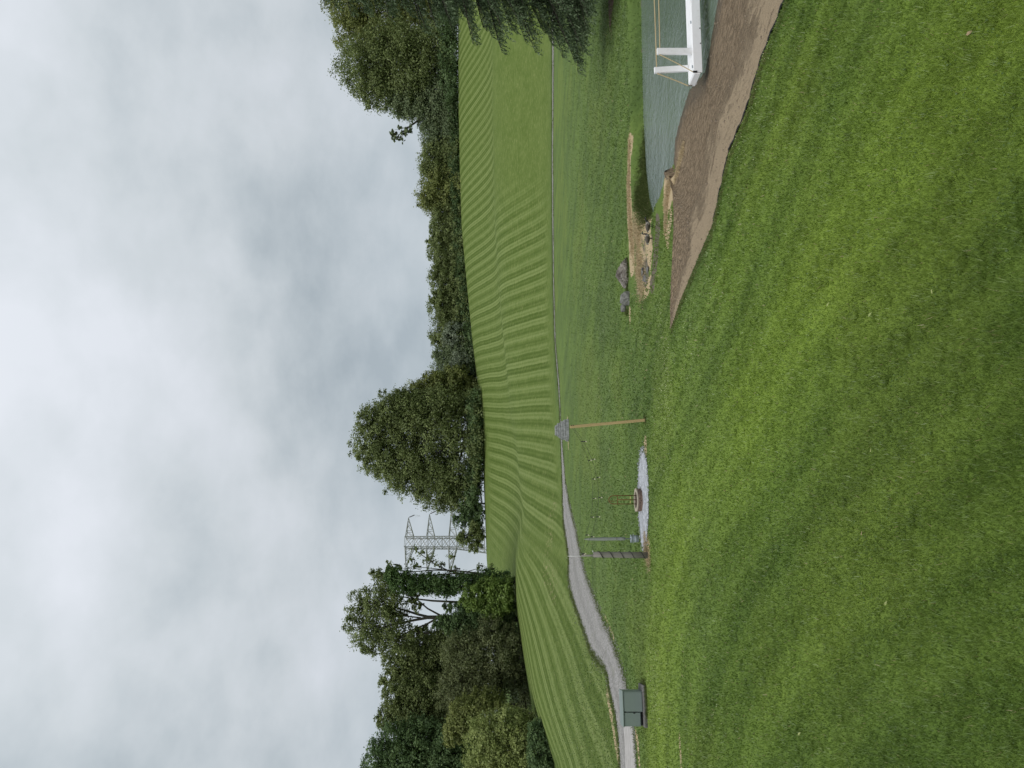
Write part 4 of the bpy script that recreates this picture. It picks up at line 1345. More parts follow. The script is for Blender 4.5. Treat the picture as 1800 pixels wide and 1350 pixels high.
def flowers():
    cen = [(650, 1172, 1.6, 0.8, 260), (560, 1215, 1.6, 0.8, 170), (430, 1250, 1.8, 0.8, 140), (620, 1125, 1.8, 1.2, 150), (800, 1180, 3, 1.2, 160), (1230, 1155, 1.4, 1.0, 190),
           (1150, 1150, 1.8, 1.2, 130), (1000, 1130, 1.6, 0.9, 60), (250, 1300, 1.4, 0.8, 60), (100, 1345, 1.0, 0.7, 60), (720, 1160, 2.5, 1.2, 150), (540, 1160, 1.0, 0.8, 120), (1280, 1245, 1.6, 1.2, 70),
           (60, 1118, 4.0, 0.4, 140), (200, 1118, 3.0, 0.4, 120)]
    X, Y = [], []
    for y, v, sx, sy, n in cen:
        c = G(y, v)
        X.append(c[0] + rng.normal(size=n) * sx * 0.6)
        Y.append(c[1] + rng.normal(size=n) * sy * 0.6)
    X = np.concatenate(X); Y = np.concatenate(Y)
    k = ~inside(X, Y, beach_poly) & ~inside(X, Y, pond) & (np.hypot((X - pad_c[0]) / PAD_RX, (Y - pad_c[1]) / PAD_RY) > 1.05)
    X, Y = X[k], Y[k]
    n = len(X)
    c = np.stack([X, Y, zf(X, Y) + 0.032 + 0.015 * rng.random(n)], 1)
    o = leaf_quads('clover_flowers', c, np.array((0, -0.5, 1.0)) + rng.normal(size=(n, 3)) * 0.4, 0.013 + 0.012 * rng.random(n), 0.8, rng.random(n), MATS['flower'])
    tag(o, 'small pale clover flowers scattered over the lawn', 'flowers', kind='stuff')


flowers()
# clover and broad weeds low in the lawn
n = 9000
D = 6.0 + 9 * rng.random(n) ** 1.3
X = (rng.random(n) * 2 - 1) * 0.53 * D
patch = fbm(X * 0.8, D * 0.8, 55, 3)
k = (patch + 0.25 * (X < -1.5) > 0.60) & ~inside(X, D, beach_poly)
X, D = X[k], D[k]
n = len(X)
c = np.stack([X, D, zf(X, D) + 0.018 + 0.02 * rng.random(n)], 1)
o = leaf_quads('clover_leaves', c, np.array((0, 0, 1.0)) + rng.normal(size=(n, 3)) * 0.45, 0.014 + 0.018 * rng.random(n), 0.9, rng.random(n), MATS['clover'])
tag(o, 'broad clover leaves mixed into the near lawn', 'clover', kind='stuff')

# fallen leaves
fl = [(513, 1648, 'fallen', 'yellow green fallen leaf low in the lawn, right of centre'), (535, 1462, 'fallen', 'pale fallen leaf curled on the middle of the lawn'), (553, 1537, 'fallen', 'pale fallen leaf lying just below the curled one'),
      (791, 1538, 'fallen', 'small yellow fallen leaf left of centre on the lawn'), (937, 1522, 'fallen_tan', 'tan fallen leaf on the left side of the lawn'), (58, 1712, 'fallen_tan', 'brownish fallen leaf at the lower right of the lawn'),
      (1060, 1566, 'fallen', 'white flower head sized pale leaf on the left lawn'), (1290, 1411, 'fallen', 'pale elongated leaf near the left edge of the lawn')]
for y, v, mt, lab in fl:
    x, yy = G(y, v)
    zz = zg(x, yy)
    a = rng.random() * 6.28
    pts = []
    L, W = 0.032 + 0.012 * rng.random(), 0.020 + 0.008 * rng.random()
    mb = MB()
    outl = [(-1, 0), (-0.6, 0.55), (-0.1, 0.75), (0.4, 0.9), (0.55, 0.4), (1, 0), (0.55, -0.4), (0.35, -0.85), (-0.1, -0.7), (-0.6, -0.5)]
    vs = [(0, 0, 0)] + [(p * L, q * W, 0.25 * W * abs(q) + 0.012 * p) for p, q in outl]
    ca, sa = math.cos(a), math.sin(a)
    vs = [(p * ca - q * sa, p * sa + q * ca, r) for p, q, r in vs]
    mb.add(vs, [(0, i, i + 1) for i in range(1, len(outl))] + [(0, len(outl), 1)])
    o = mb.build('fallen_leaf', MATS[mt])
    at = o.data.attributes.new('tint', 'FLOAT', 'POINT')
    at.data.foreach_set('value', np.full(len(vs), 0.3 + 0.6 * rng.random(), dtype=np.float32))
    o.location = Vector((x, yy, zz + 0.045)) * U
    tag(o, lab, 'leaf', 'fallen leaves on the lawn')

# ------------------------------------------------------------------ edging along the beach
ed = resample(beach_near[3:9], 90)
dirs = np.gradient(ed, axis=0)
dirs = unit(np.concatenate([dirs, np.zeros((90, 1))], 1))
mb = MB()
pts = [(x + 0.02, y + 0.01, zg(x, y) + 0.008 + 0.010 * math.sin(i * 0.9) + 0.008 * random.random()) for i, (x, y) in enumerate(ed)]
mb.tube(pts, [0.010 + 0.008 * random.random() for _ in pts], 6)
tag(mb.build('landscape_edging', MATS['black_edging'], smooth=True), 'black landscape edging along the near edge of the dirt beach', 'edging')
# clods of earth beside the end of the edging
e0 = G(430, 1248)

# loose clods and pebbles on the beach
n = 1500
bi = rng.random(n)
A_b = resample(beach_near, 300); B_b = resample(beach_far, 300)
ii = (bi * 230).astype(int)
ss_ = rng.random(n) ** 0.8
cx = A_b[ii] * (1 - ss_)[:, None] + B_b[ii] * ss_[:, None]
kk_ = ~inside(cx[:, 0], cx[:, 1], pond)
cx = cx[kk_]
n = len(cx)
sz = 0.008 + 0.026 * rng.random(n) ** 3
octv = np.array([(1, 0, 0), (0, 1, 0), (-1, 0, 0), (0, -1, 0), (0, 0, 0.8), (0, 0, -0.5)], float)
octf = np.array([(0, 1, 4), (1, 2, 4), (2, 3, 4), (3, 0, 4), (1, 0, 5), (2, 1, 5), (3, 2, 5), (0, 3, 5)])
vv_ = octv[None] * sz[:, None, None] * (0.6 + 0.8 * rng.random((n, 6, 1))) + np.concatenate([cx, zf(cx[:, 0], cx[:, 1])[:, None] + 0.014], 1)[:, None]
o = mesh_np('dirt_clods', vv_.reshape(-1, 3), (octf[None] + 6 * np.arange(n)[:, None, None]).ravel(), 3, MATS['mulch_dry'])
tag(o, 'small clods and pebbles strewn over the dirt beach', 'clods', kind='stuff')



def scatter_stones(name, pts, spread, n, smax, material, label):
    A = resample(pts, 400)
    i = rng.integers(0, 400, n)
    cx = A[i] + rng.normal(size=(n, 2)) * spread
    sz = 0.010 + smax * rng.random(n) ** 3
    v = octv[None] * sz[:, None, None] * (0.6 + 0.8 * rng.random((n, 6, 1))) + np.concatenate([cx, zf(cx[:, 0], cx[:, 1])[:, None] + 0.016], 1)[:, None]
    o = mesh_np(name, v.reshape(-1, 3), (octf[None] + 6 * np.arange(n)[:, None, None]).ravel(), 3, material)
    tag(o, label, 'gravel', kind='stuff')


scatter_stones('loose_gravel', [p for p in road_r if p[1] < 70], 0.22, 2600, 0.035, MATS['gravel'], 'loose stones scattered along the near edge of the gravel road')
scatter_stones('loose_gravel', [p for p in road_l if p[1] < 70], 0.22, 2600, 0.035, MATS['gravel'], 'loose stones scattered along the far edge of the gravel road')
scatter_stones('loose_gravel', [(pad_c[0] + PAD_RX * 1.02 * math.cos(a), pad_c[1] + PAD_RY * 1.02 * math.sin(a)) for a in np.linspace(0, 6.28, 60)], 0.09, 900, 0.026, MATS['blue_gravel'], 'loose pale stones around the rim of the gravel pad')

# ------------------------------------------------------------------ dock
A = np.array((7.54, 18.62)); Bq = np.array((9.44, 18.90))
dv = (Bq - A) / np.linalg.norm(Bq - A)
nv = np.array((-dv[1], dv[0]))
TOP, WID, LEN = 0.10, 0.50, 7.5
dock = empty('dock', (A[0], A[1], TOP), math.atan2(dv[1], dv[0]), 'white painted wooden dock with rope rails at the pond edge', 'dock')
# local frame: x along the dock, y across (away from camera), z up from the deck top


def rb(name, c, s, material, parent, bevel=0.008, rot=None):
    return MB().box(c, s, 0, rot).build(name, material, parent, bevel=bevel)


npl = 3
for i in range(npl):
    wpl = WID / npl
    rb('deck_board', (LEN / 2, wpl * (i + 0.5), -0.015), (LEN, wpl - 0.004, 0.03), MATS['white_paint'], dock, 0.003)
rb('side_beam', (LEN / 2, -0.018, -0.105), (LEN - 0.01, 0.036, 0.21), MATS['white_paint'], dock, 0.006)
rb('side_beam', (LEN / 2, WID + 0.018, -0.105), (LEN - 0.01, 0.036, 0.21), MATS['white_paint'], dock, 0.006)
rb('end_board', (-0.024, WID / 2, -0.085), (0.036, WID + 0.06, 0.15), MATS['white_paint'], dock, 0.006)
for xx in (2.4, 4.8, 7.2):
    for yy in (0.05, WID - 0.05):
        rb('pile', (xx, yy, -0.55), (0.09, 0.09, 1.0), MATS['dark_wood'], dock, 0.006)
# corner bracket and bolts
rb('bracket', (0.01, -0.042, -0.03), (0.05, 0.012, 0.10), MATS['black_plastic'], dock, 0.002)
rb('bracket', (-0.048, WID - 0.01, -0.03), (0.012, 0.05, 0.10), MATS['dark_wood'], dock, 0.002)
for xx in (0.75, 1.15):
    rb('bolt', (xx, -0.046, -0.185), (0.022, 0.02, 0.022), MATS['black_plastic'], dock, 0.002)
for xx, yy in ((0.18, 0.0), (1.35, 0.0)):
    rb('cleat', (xx, yy + 0.02, 0.012), (0.07, 0.02, 0.03), MATS['galvanised'], dock, 0.003)
# posts
p1 = (0.60, -0.005, 0.43)
rb('post', (0.60, 0.06, 0.43), (0.155, 0.07, 0.86), MATS['white_paint'], dock, 0.008)
rb('post', (0.36, WID - 0.05, 0.43), (0.150, 0.07, 0.86), MATS['white_paint'], dock, 0.008, Matrix.Rotation(R(-4.0), 3, 'Y'))
rb('post', (3.6, 0.06, 0.43), (0.155, 0.07, 0.86), MATS['white_paint'], dock, 0.008)
rb('post', (3.6, WID - 0.05, 0.43), (0.150, 0.07, 0.86), MATS['white_paint'], dock, 0.008)


def rope(pts, name='rope', r=0.013, parent=dock):
    MB().tube(pts, r, 7).build(name, MATS['rope'], parent, smooth=True)


def sag(a, b, s, n=14):
    return [(a[0] + (b[0] - a[0]) * i / n, a[1] + (b[1] - a[1]) * i / n, a[2] + (b[2] - a[2]) * i / n - s * 4 * (i / n) * (1 - i / n)) for i in range(n + 1)]


rope(sag((0.66, 0.06, 0.785), (3.6, 0.06, 0.80), 0.015))
rope(sag((0.32, WID - 0.05, 0.80), (3.6, WID - 0.05, 0.83), 0.012))
rope(sag((0.52, 0.06, 0.80), (0.0, -0.03, 0.00), 0.02), r=0.011)
rope(sag((0.25, WID - 0.05, 0.79), (-0.05, WID + 0.02, -0.02), 0.02), r=0.012)

# ------------------------------------------------------------------ boulders, pipe, geese


def boulder(name, label, c, s, seed, material, pts=None, rz=0.0):
    r2 = random.Random(seed)
    bm = bmesh.new()
    if pts is None:
        pts = []
        for i in range(16):
            a, e = r2.random() * 6.28, r2.random() * 1.3 - 0.25
            k = 0.85 + 0.25 * r2.random()
            pts.append((math.cos(a) * math.cos(e) * k, math.sin(a) * math.cos(e) * k, math.sin(e) * k))
    for p in pts:
        bm.verts.new((p[0] * s[0] * U, p[1] * s[1] * U, p[2] * s[2] * U))
    res = bmesh.ops.convex_hull(bm, input=list(bm.verts))
    bmesh.ops.delete(bm, geom=[g for g in res['geom_interior'] if isinstance(g, bmesh.types.BMVert)], context='VERTS')
    bmesh.ops.bevel(bm, geom=list(bm.edges), offset=0.05 * s[2] * U, segments=1, affect='EDGES')
    bmesh.ops.triangulate(bm, faces=list(bm.faces))
    for _ in range(2):
        bmesh.ops.subdivide_edges(bm, edges=[e for e in bm.edges if e.calc_length() > 0.07], cuts=1)
        bmesh.ops.triangulate(bm, faces=list(bm.faces))
    for v in bm.verts:
        k = (r2.random() - 0.5) * 0.035
        v.co += v.co.normalized() * k * s[2] * U * 2
    me = bpy.data.meshes.new(name)
    bm.to_mesh(me)
    bm.free()
    me.materials.append(material)
    o = bpy.data.objects.new(name, me)
    o.location = Vector(c) * U
    o.rotation_euler = (0, 0, rz)
    link(o)
    return tag(o, label, 'rock', 'boulders beyond the pond tip')


c = G(480, 1104)
boulder('boulder', 'large pointed brown grey boulder beyond the end of the pond', (c[0], c[1] + 0.2, zg(*c) - 0.02), (1, 1, 1), 3, MATS['rock'],
        [(0.62, 0.0, 0.02), (0.60, -0.05, 0.10), (0.42, -0.22, 0.28), (0.10, -0.12, 0.47), (-0.05, 0.02, 0.50), (-0.18, -0.18, 0.40), (-0.42, -0.22, 0.20), (-0.62, -0.05, 0.05), (-0.55, 0.25, 0.1),
         (0.5, 0.3, 0.05), (0.0, 0.38, 0.3), (0.25, -0.38, 0.02), (-0.30, -0.36, 0.0), (0.55, -0.1, -0.15), (-0.6, 0.1, -0.15), (0, -0.35, -0.15), (0, 0.4, -0.15)])
c = G(524, 1107)
boulder('boulder', 'middle sized grey boulder left of the large pointed one', (c[0], c[1] + 0.2, zg(*c) + 0.08), (0.29, 0.28, 0.30), 21, MATS['grey_rock'], [(-0.9, -0.6, -0.6), (0.95, -0.5, -0.6), (0.9, -0.6, 0.35), (0.5, -0.5, 0.75), (-0.6, -0.55, 0.8), (-0.95, -0.5, 0.3), (-0.8, 0.6, -0.6), (0.9, 0.7, -0.5), (0.6, 0.6, 0.7), (-0.5, 0.5, 0.85), (0.2, -0.95, -0.1)])
c = G(541.5, 1102)
boulder('boulder', 'smallest squarish grey boulder at the left end of the three', (c[0], c[1] + 0.15, zg(*c) + 0.07), (0.17, 0.2, 0.22), 8, MATS['grey_rock'], [(-0.9, -0.7, -0.7), (0.9, -0.6, -0.7), (0.95, -0.6, 0.5), (0.5, -0.5, 0.75), (-0.85, -0.55, 0.6), (-0.8, 0.7, -0.6), (0.9, 0.7, 0.3), (-0.6, 0.6, 0.55), (0.1, -0.9, 0.1)])
for (y, v, sx, sz, lab) in ((478, 1130, 0.20, 0.10, 'dark wet stone in the mud below the large boulder'), (490, 1134, 0.16, 0.10, 'dark wet stone at the left end of the mud patch'), (474, 1139, 0.14, 0.09, 'grey stone at the near edge of the mud patch')):
    c = G(y, v)
    o = boulder('stone', lab, (c[0], c[1], zg(*c)), (sx, 0.25, sz), int(y), MATS['concrete_dark'])
    o['group'] = 'stones in the mud'

# corrugated drain pipe
c = G(376, 1156, -0.28)
mb = MB()
pp, rr = [], []
for i in range(41):
    pp.append((c[0] - 0.20 + i * 0.011, c[1] + 0.05 - i * 0.004, -0.22 - i * 0.0016))
    rr.append(0.085 + 0.012 * math.sin(i * math.pi / 2.0))
mb.tube(pp, rr, 14)
tag(mb.build('drain_pipe', MATS['pipe'], smooth=True), 'black corrugated drain pipe end at the tip of the pond', 'pipe')


def goose(label, x, y, zgd, rz, s, neck):
    root = empty('goose', (x, y, zgd), rz, label, 'goose', 'geese on the muddy flat')
    # one continuous loft: tail, body, breast, neck, head, bill (local +x = forward)
    spine = [(-0.300, 0.185, 0.004), (-0.260, 0.190, 0.022), (-0.215, 0.198, 0.045), (-0.150, 0.205, 0.078), (-0.060, 0.205, 0.098), (0.030, 0.205, 0.098), (0.095, 0.215, 0.080), (0.130, 0.235, 0.056)]
    spine += neck
    m_i = [1, 2, 0, 0, 0, 3, 3] + [1] * (len(neck))
    m_i = m_i[:len(spine) - 1] + [1]
    mb = MB()
    mb.tube([(p[0] * s, 0, p[1] * s) for p in spine], [p[2] * s for p in spine], 12, mats=m_i)
    hd = neck[-3]
    for sg in (-1, 1):      # white cheek patch, legs
        mb.tube([(hd[0] * s - 0.012 * s, sg * 0.016 * s, (hd[1] - 0.012) * s), (hd[0] * s + 0.006 * s, sg * 0.022 * s, (hd[1] - 0.004) * s), (hd[0] * s - 0.004 * s, sg * 0.012 * s, (hd[1] + 0.014) * s)], [0.008 * s, 0.013 * s, 0.006 * s], 6, 2)
        xo = 0.03 * sg
        mb.tube([((-0.03 + xo) * s, sg * 0.045 * s, 0.15 * s), ((-0.02 + xo) * s, sg * 0.045 * s, 0.075 * s), ((-0.03 + xo) * s, sg * 0.045 * s, 0.006 * s)], [0.018 * s, 0.010 * s, 0.009 * s], 6, 1)
        mb.add([((-0.04 + xo) * s, sg * 0.045 * s, 0.004 * s), ((0.04 + xo) * s, (sg * 0.045 - 0.03) * s, 0.004 * s), ((0.05 + xo) * s, sg * 0.045 * s, 0.010 * s), ((0.04 + xo) * s, (sg * 0.045 + 0.03) * s, 0.004 * s)], [(0, 1, 2), (0, 2, 3)], 1)
    mb.build('body', [MATS['feather_body'], MATS['feather_black'], MATS['feather_white'], MATS['feather_breast']], root, smooth=True)
    for sg in (-1, 1):
        wg = MB()
        wg.tube([(0.075 * s, sg * 0.070 * s, 0.235 * s), (0.02 * s, sg * 0.088 * s, 0.235 * s), (-0.08 * s, sg * 0.086 * s, 0.232 * s), (-0.18 * s, sg * 0.055 * s, 0.225 * s), (-0.275 * s, sg * 0.020 * s, 0.215 * s)],
                [0.018 * s, 0.050 * s, 0.056 * s, 0.036 * s, 0.006 * s], 8, flat=0.35)
        wg.build('wing', MATS['feather_body'], root, smooth=True)
    return root


c = G(418, 1149.5, -0.03)
goose('goose standing upright on the flat with its neck curved up', c[0], c[1], zg(*c), R(4), 0.80,
      [(0.150, 0.275, 0.036), (0.155, 0.325, 0.027), (0.150, 0.372, 0.024), (0.160, 0.405, 0.026), (0.185, 0.418, 0.031), (0.215, 0.413, 0.022), (0.255, 0.402, 0.008)])
c = G(396, 1155.5, -0.1)
goose('goose bending forward at the pond tip beside the drain pipe', c[0], c[1], zg(*c), R(-12), 0.80,
      [(0.165, 0.262, 0.038), (0.200, 0.285, 0.028), (0.235, 0.305, 0.025), (0.262, 0.318, 0.027), (0.285, 0.315, 0.031), (0.312, 0.302, 0.022), (0.345, 0.284, 0.008)])

# ------------------------------------------------------------------ fire pit and its pad
fc = G(879, 1128)
fire = empty('fire_pit', (fc[0], fc[1], zg(*fc)), 0, 'round brown stone fire pit with pale rim on the gravel pad', 'fire pit')
RO, RI, HS = 0.39, 0.29, 0.175
nst = 15
for course in range(2):
    for i in range(nst):
        a0 = 2 * math.pi * (i + 0.5 * course) / nst
        wob_ = 1 + 0.05 * (random.random() - 0.5)
        L = 2 * math.pi * RO / nst * (0.90 + 0.08 * random.random())
        rot = Matrix.Rotation(a0, 3, 'Z')
        rm = (RO + RI) / 2 * wob_
        MB().box((math.cos(a0) * rm, math.sin(a0) * rm, HS / 2 * (course + 0.5) + 0.005), (RO - RI, L, HS / 2 - 0.006), 0, rot).build('stone', MATS['fire_stone'], fire, bevel=0.012)
vs, fs = [], []
nn = 40
for i in range(nn):
    a = 2 * math.pi * i / nn
    j = 1 + 0.02 * math.sin(5 * a)
    for r_, z_ in ((RO * 1.03 * j, HS), (RO * 1.03 * j, HS + 0.035), (RI * 1.0, HS + 0.035), (RI * 1.0, HS)):
        vs.append((math.cos(a) * r_, math.sin(a) * r_, z_ + 0.003))
for i in range(nn):
    i2 = (i + 1) % nn
    for k in range(4):
        k2 = (k + 1) % 4
        fs.append((i * 4 + k, i2 * 4 + k, i2 * 4 + k2, i * 4 + k2))
MB().add(vs, fs).build('rim', MATS['rim_stone'], fire, smooth=False)
MB().add([(math.cos(2 * math.pi * i / 24) * RI * 1.1, math.sin(2 * math.pi * i / 24) * RI * 1.1, 0.06) for i in range(24)], [tuple(range(24))]).build('ash_bed', MATS['ash'], fire)

# arched rusty rack standing behind / in the fire pit
rc = P(878.5, 1118, fc[1] + 0.05)
rack = empty('arched_rack', (rc[0], rc[1] + 0.0, zg(*fc) + 0.06), 0, 'brown arched metal rack standing upright in the fire pit', 'rack')
w2, hh = 0.145, 1.08
arch = [(-w2, 0, 0), (-w2, 0, hh - 0.17)] + [(-w2 * math.cos(a), 0, hh - 0.17 + 0.17 * math.sin(a)) for a in np.linspace(0.25, math.pi - 0.25, 9)] + [(w2, 0, hh - 0.17), (w2, 0, 0)]
MB().tube(arch, 0.014, 7).build('arched_frame', MATS['rust'], rack, smooth=True)
MB().tube([(-w2, 0, hh - 0.30), (w2, 0, hh - 0.30)], 0.012, 6).build('cross_bar', MATS['rust'], rack, smooth=True)
MB().tube([(0.0, 0, hh - 0.30), (0.0, 0, 0)], 0.014, 6).build('middle_rod', MATS['rust'], rack, smooth=True)
MB().tube([(-0.045, 0, hh - 0.02), (-0.045, 0, hh - 0.24)], 0.010, 6).build('hook_rod', MATS['rust'], rack, smooth=True)
for sx in (-0.075, 0.075):
    MB().box((sx, 0, 0.33), (0.085, 0.015, 0.02)).build('yellow_strip', MATS['yellow_strip'], rack, bevel=0.003)

# galvanised tub with the furled umbrella
tc = G(947, 1122.5)
tz = zg(*tc) + 0.015
tub = empty('metal_tub', (tc[0], tc[1], tz), 0, 'small galvanised tub holding the furled grey umbrella', 'tub')
prof = [(0.125, 0.0), (0.13, 0.02), (0.128, 0.09), (0.134, 0.10), (0.128, 0.11), (0.130, 0.24), (0.142, 0.262), (0.140, 0.275), (0.122, 0.27), (0.118, 0.05)]
vs, fs = [], []
for r_, z_ in prof:
    for k in range(28):
        a = 2 * math.pi * k / 28
        vs.append((r_ * math.cos(a), r_ * math.sin(a), z_))
for i in range(len(prof) - 1):
    for k in range(28):
        fs.append((i * 28 + k, i * 28 + (k + 1) % 28, (i + 1) * 28 + (k + 1) % 28, (i + 1) * 28 + k))
MB().add(vs, fs).build('tub_wall', MATS['galvanised'], tub, smooth=True)
MB().add([(0.12 * math.cos(2 * math.pi * k / 28), 0.12 * math.sin(2 * math.pi * k / 28), 0.20) for k in range(28)], [tuple(range(28))]).build('gravel_fill', MATS['gravel'], tub)
for sg in (-1, 1):
    MB().tube([(sg * 0.135, -0.04, 0.20), (sg * 0.165, -0.03, 0.175), (sg * 0.17, 0, 0.165), (sg * 0.165, 0.03, 0.175), (sg * 0.135, 0.04, 0.20)], 0.007, 6).build('handle', MATS['galvanised'], tub, smooth=True)
umb = empty('furled_umbrella', (tc[0], tc[1], tz + 0.18), 0, 'grey furled patio umbrella standing in the galvanised tub', 'umbrella')
MB().tube([(0, 0, 0), (0, 0, 0.45), (-0.02, 0, 1.70)], [0.016, 0.016, 0.012], 8).build('pole', MATS['galvanised'], umb, smooth=True)
vs, fs = [], []
ks = 24
profu = [(0.028, 0.28), (0.055, 0.30), (0.050, 0.45), (0.044, 0.60), (0.050, 0.72), (0.052, 1.05), (0.047, 1.35), (0.034, 1.58), (0.014, 1.72), (0.006, 1.76)]
for r_, z_ in profu:
    for k in range(ks):
        a = 2 * math.pi * k / ks + z_ * 0.5
        rr_ = r_ * (1 + 0.24 * math.cos(8 * a))
        vs.append((rr_ * math.cos(a) - 0.016 * (z_ - 0.3) / 1.4, rr_ * math.sin(a), z_))
for i in range(len(profu) - 1):
    for k in range(ks):
        fs.append((i * ks + k, i * ks + (k + 1) % ks, (i + 1) * ks + (k + 1) % ks, (i + 1) * ks + k))
MB().add(vs, fs).build('canopy', MATS['canvas_grey'], umb, smooth=True)
MB().tube([(-0.003, 0, 0.585), (-0.003, 0, 0.615)], 0.056, 12).build('tie_strap', MATS['dark_wood'], umb, smooth=True)

# dark wooden post with spiral cable
pc = G(976, 1140)
pz = zg(*pc)
Dp = pc[1]


def at(y, v, D=None):
    return P(y, v, D or Dp) - np.array((pc[0], Dp, pz))


post = empty('lamp_post', (pc[0], Dp, pz), 0, 'thick weathered wooden post wrapped with a spiral black cable beside the fire pit', 'post')
tops = [at(976, 1144), at(975.5, 1100), at(975, 1060), at(974.8, 1043)]
MB().tube(tops, [0.106, 0.101, 0.096, 0.092], 12).build('post_shaft', MATS['dark_wood'], post, smooth=True)
hel = []
for i in range(90):
    s = i / 89
    q = np.array(tops[0]) * (1 - s) + np.array(tops[-1]) * s
    a = s * 2 * math.pi * 5.5
    hel.append((q[0] + math.cos(a) * 0.107, q[1] + math.sin(a) * 0.107, q[2]))
MB().tube(hel, 0.011, 6).build('cable', MATS['black_plastic'], post, smooth=True)
MB().tube([at(976.5, 1060), at(976.5, 1022)], 0.030, 8).build('upper_stake', MATS['dark_wood'], post, smooth=True)
MB().tube([at(978.0, 1042), at(977.6, 998)], 0.009, 6).build('thin_rod', MATS['pale_metal'], post, smooth=True)
MB().box(at(969, 1042), (0.06, 0.05, 0.025)).build('clip', MATS['pale_metal'], post, bevel=0.003)

# leaning tan pole
qc = G(738, 1135)
Dq = qc[1]
qz = zg(*qc)
pole = empty('leaning_pole', (qc[0], Dq, qz), 0, 'tan timber pole leaning left that holds the far end of the string lights', 'pole')


def aq(y, v):
    return P(y, v, Dq) - np.array((qc[0], Dq, qz))


d_ = Vector(aq(750.5, 1002) - aq(738, 1138))
rot = d_.to_track_quat('Z', 'Y').to_matrix()
mid_ = (aq(750.5, 1002) + aq(738, 1138)) / 2
MB().box(mid_, (0.095, 0.095, d_.length), 0, rot, 1.0).build('pole_shaft', MATS['tan_wood'], pole, bevel=0.008)
for v_ in (1004.5, 1007.5):
    MB().box(aq(747.5, v_) + np.array((0, -0.055, 0)), (0.03, 0.03, 0.03)).build('eye_hook', MATS['black_plastic'], pole, bevel=0.004)

# two strands of string lights
strands = [
    ('upper strand of string lights hung between the tan pole and the dark post', [(752, 1005), (776, 1021), (809, 1034), (842, 1040), (876, 1041.5), (909, 1038), (940.5, 1029), (974, 1022)], 0.30),
    ('lower strand of string lights hung between the tan pole and the dark post', [(751, 1007.5), (776, 1025), (807, 1040), (839, 1048.5), (874.5, 1052), (908.5, 1048.5), (943.5, 1038), (973, 1024)], -0.25),
]
for lab, pts, dd in strands:
    wp = []
    for i, (y, v) in enumerate(pts):
        e = i in (0, len(pts) - 1)
        Dd = Dq + (Dp - Dq) * i / (len(pts) - 1) + (0 if e else dd * math.sin(math.pi * i / (len(pts) - 1)))
        wp.append(P(y, v, Dd))
    b0 = wp[0]
    so = empty('string_lights', b0, 0, lab, 'string lights', 'string lights over the fire pit')
    fine_p = []
    for i in range(len(wp) - 1):
        for s in np.linspace(0, 1, 6, endpoint=False):
            fine_p.append(wp[i] * (1 - s) + wp[i + 1] * s - b0 - np.array((0, 0, 0.02 * math.sin(math.pi * s))))
    fine_p.append(wp[-1] - b0)
    MB().tube(fine_p, 0.0045, 5).build('wire', MATS['black_plastic'], so, smooth=True)
    for q in wp[1:]:
        x, y, z = q - b0
        bu = MB().tube([(x, y, z - 0.072), (x, y, z - 0.082), (x, y, z - 0.105), (x, y, z - 0.130), (x, y, z - 0.140)], [0.010, 0.017, 0.024, 0.020, 0.006], 10).build('light_bulb', MATS['glass_bulb'], so, smooth=True)
        MB().tube([(x, y, z + 0.005), (x, y, z - 0.03), (x, y, z - 0.074)], [0.008, 0.017, 0.017], 8).build('socket', MATS['black_plastic'], bu, smooth=True)

# ------------------------------------------------------------------ green transformer box
bc = G(1246, 1135)
bz = zg(*bc) + 0.0
box = empty('transformer_box', (bc[0], bc[1], bz), R(17), 'green metal utility transformer box on a dark concrete pad by the gravel drive', 'utility box')
BW, BH, BD = 1.10, 0.64, 0.75
xl, xr = -BW / 2, BW / 2
gm = MATS['green_metal']
split = -0.10
PADH = 0.10
MB().box((0.10, BD / 2 - 0.12, PADH / 2 - 0.04), (BW + 0.22, BD + 0.32, PADH + 0.08)).build('concrete_pad', MATS['concrete_dark'], box, bevel=0.02)
MB().box((split / 2 + xr / 2 + 0.004, BD / 2, PADH + BH / 2), (xr - split - 0.008, BD, BH)).build('right_cabinet', gm, box, bevel=0.012)
MB().box((xl / 2 + split / 2 - 0.004, BD / 2 + 0.01, PADH + BH / 2 + 0.035), (split - xl - 0.008, BD - 0.02, BH - 0.07)).build('left_cabinet', gm, box, bevel=0.012)
MB().box((xl / 2 + split / 2, BD / 2 + 0.06, PADH + 0.035), (split - xl - 0.03, BD - 0.16, 0.066)).build('dark_gap', MATS['black_plastic'], box, bevel=0.004)  # black strip painting in the dark gap under the left cabinet
MB().box((0.0, BD / 2 - 0.005, PADH + BH + 0.022), (BW + 0.04, BD + 0.05, 0.035)).build('lid', gm, box, bevel=0.010)
MB().box((xl / 2 + split / 2, -0.004, PADH + BH / 2 + 0.04), (split - xl - 0.05, 0.012, BH - 0.12)).build('door_panel', gm, box, bevel=0.004)
MB().box((xr / 2 + split / 2, -0.012, PADH + BH / 2), (xr - split - 0.05, 0.012, BH - 0.05)).build('door_panel', gm, box, bevel=0.004)
MB().box((split - 0.03, -0.016, PADH + 0.30), (0.035, 0.02, 0.06)).build('latch', MATS['black_plastic'], box, bevel=0.004)

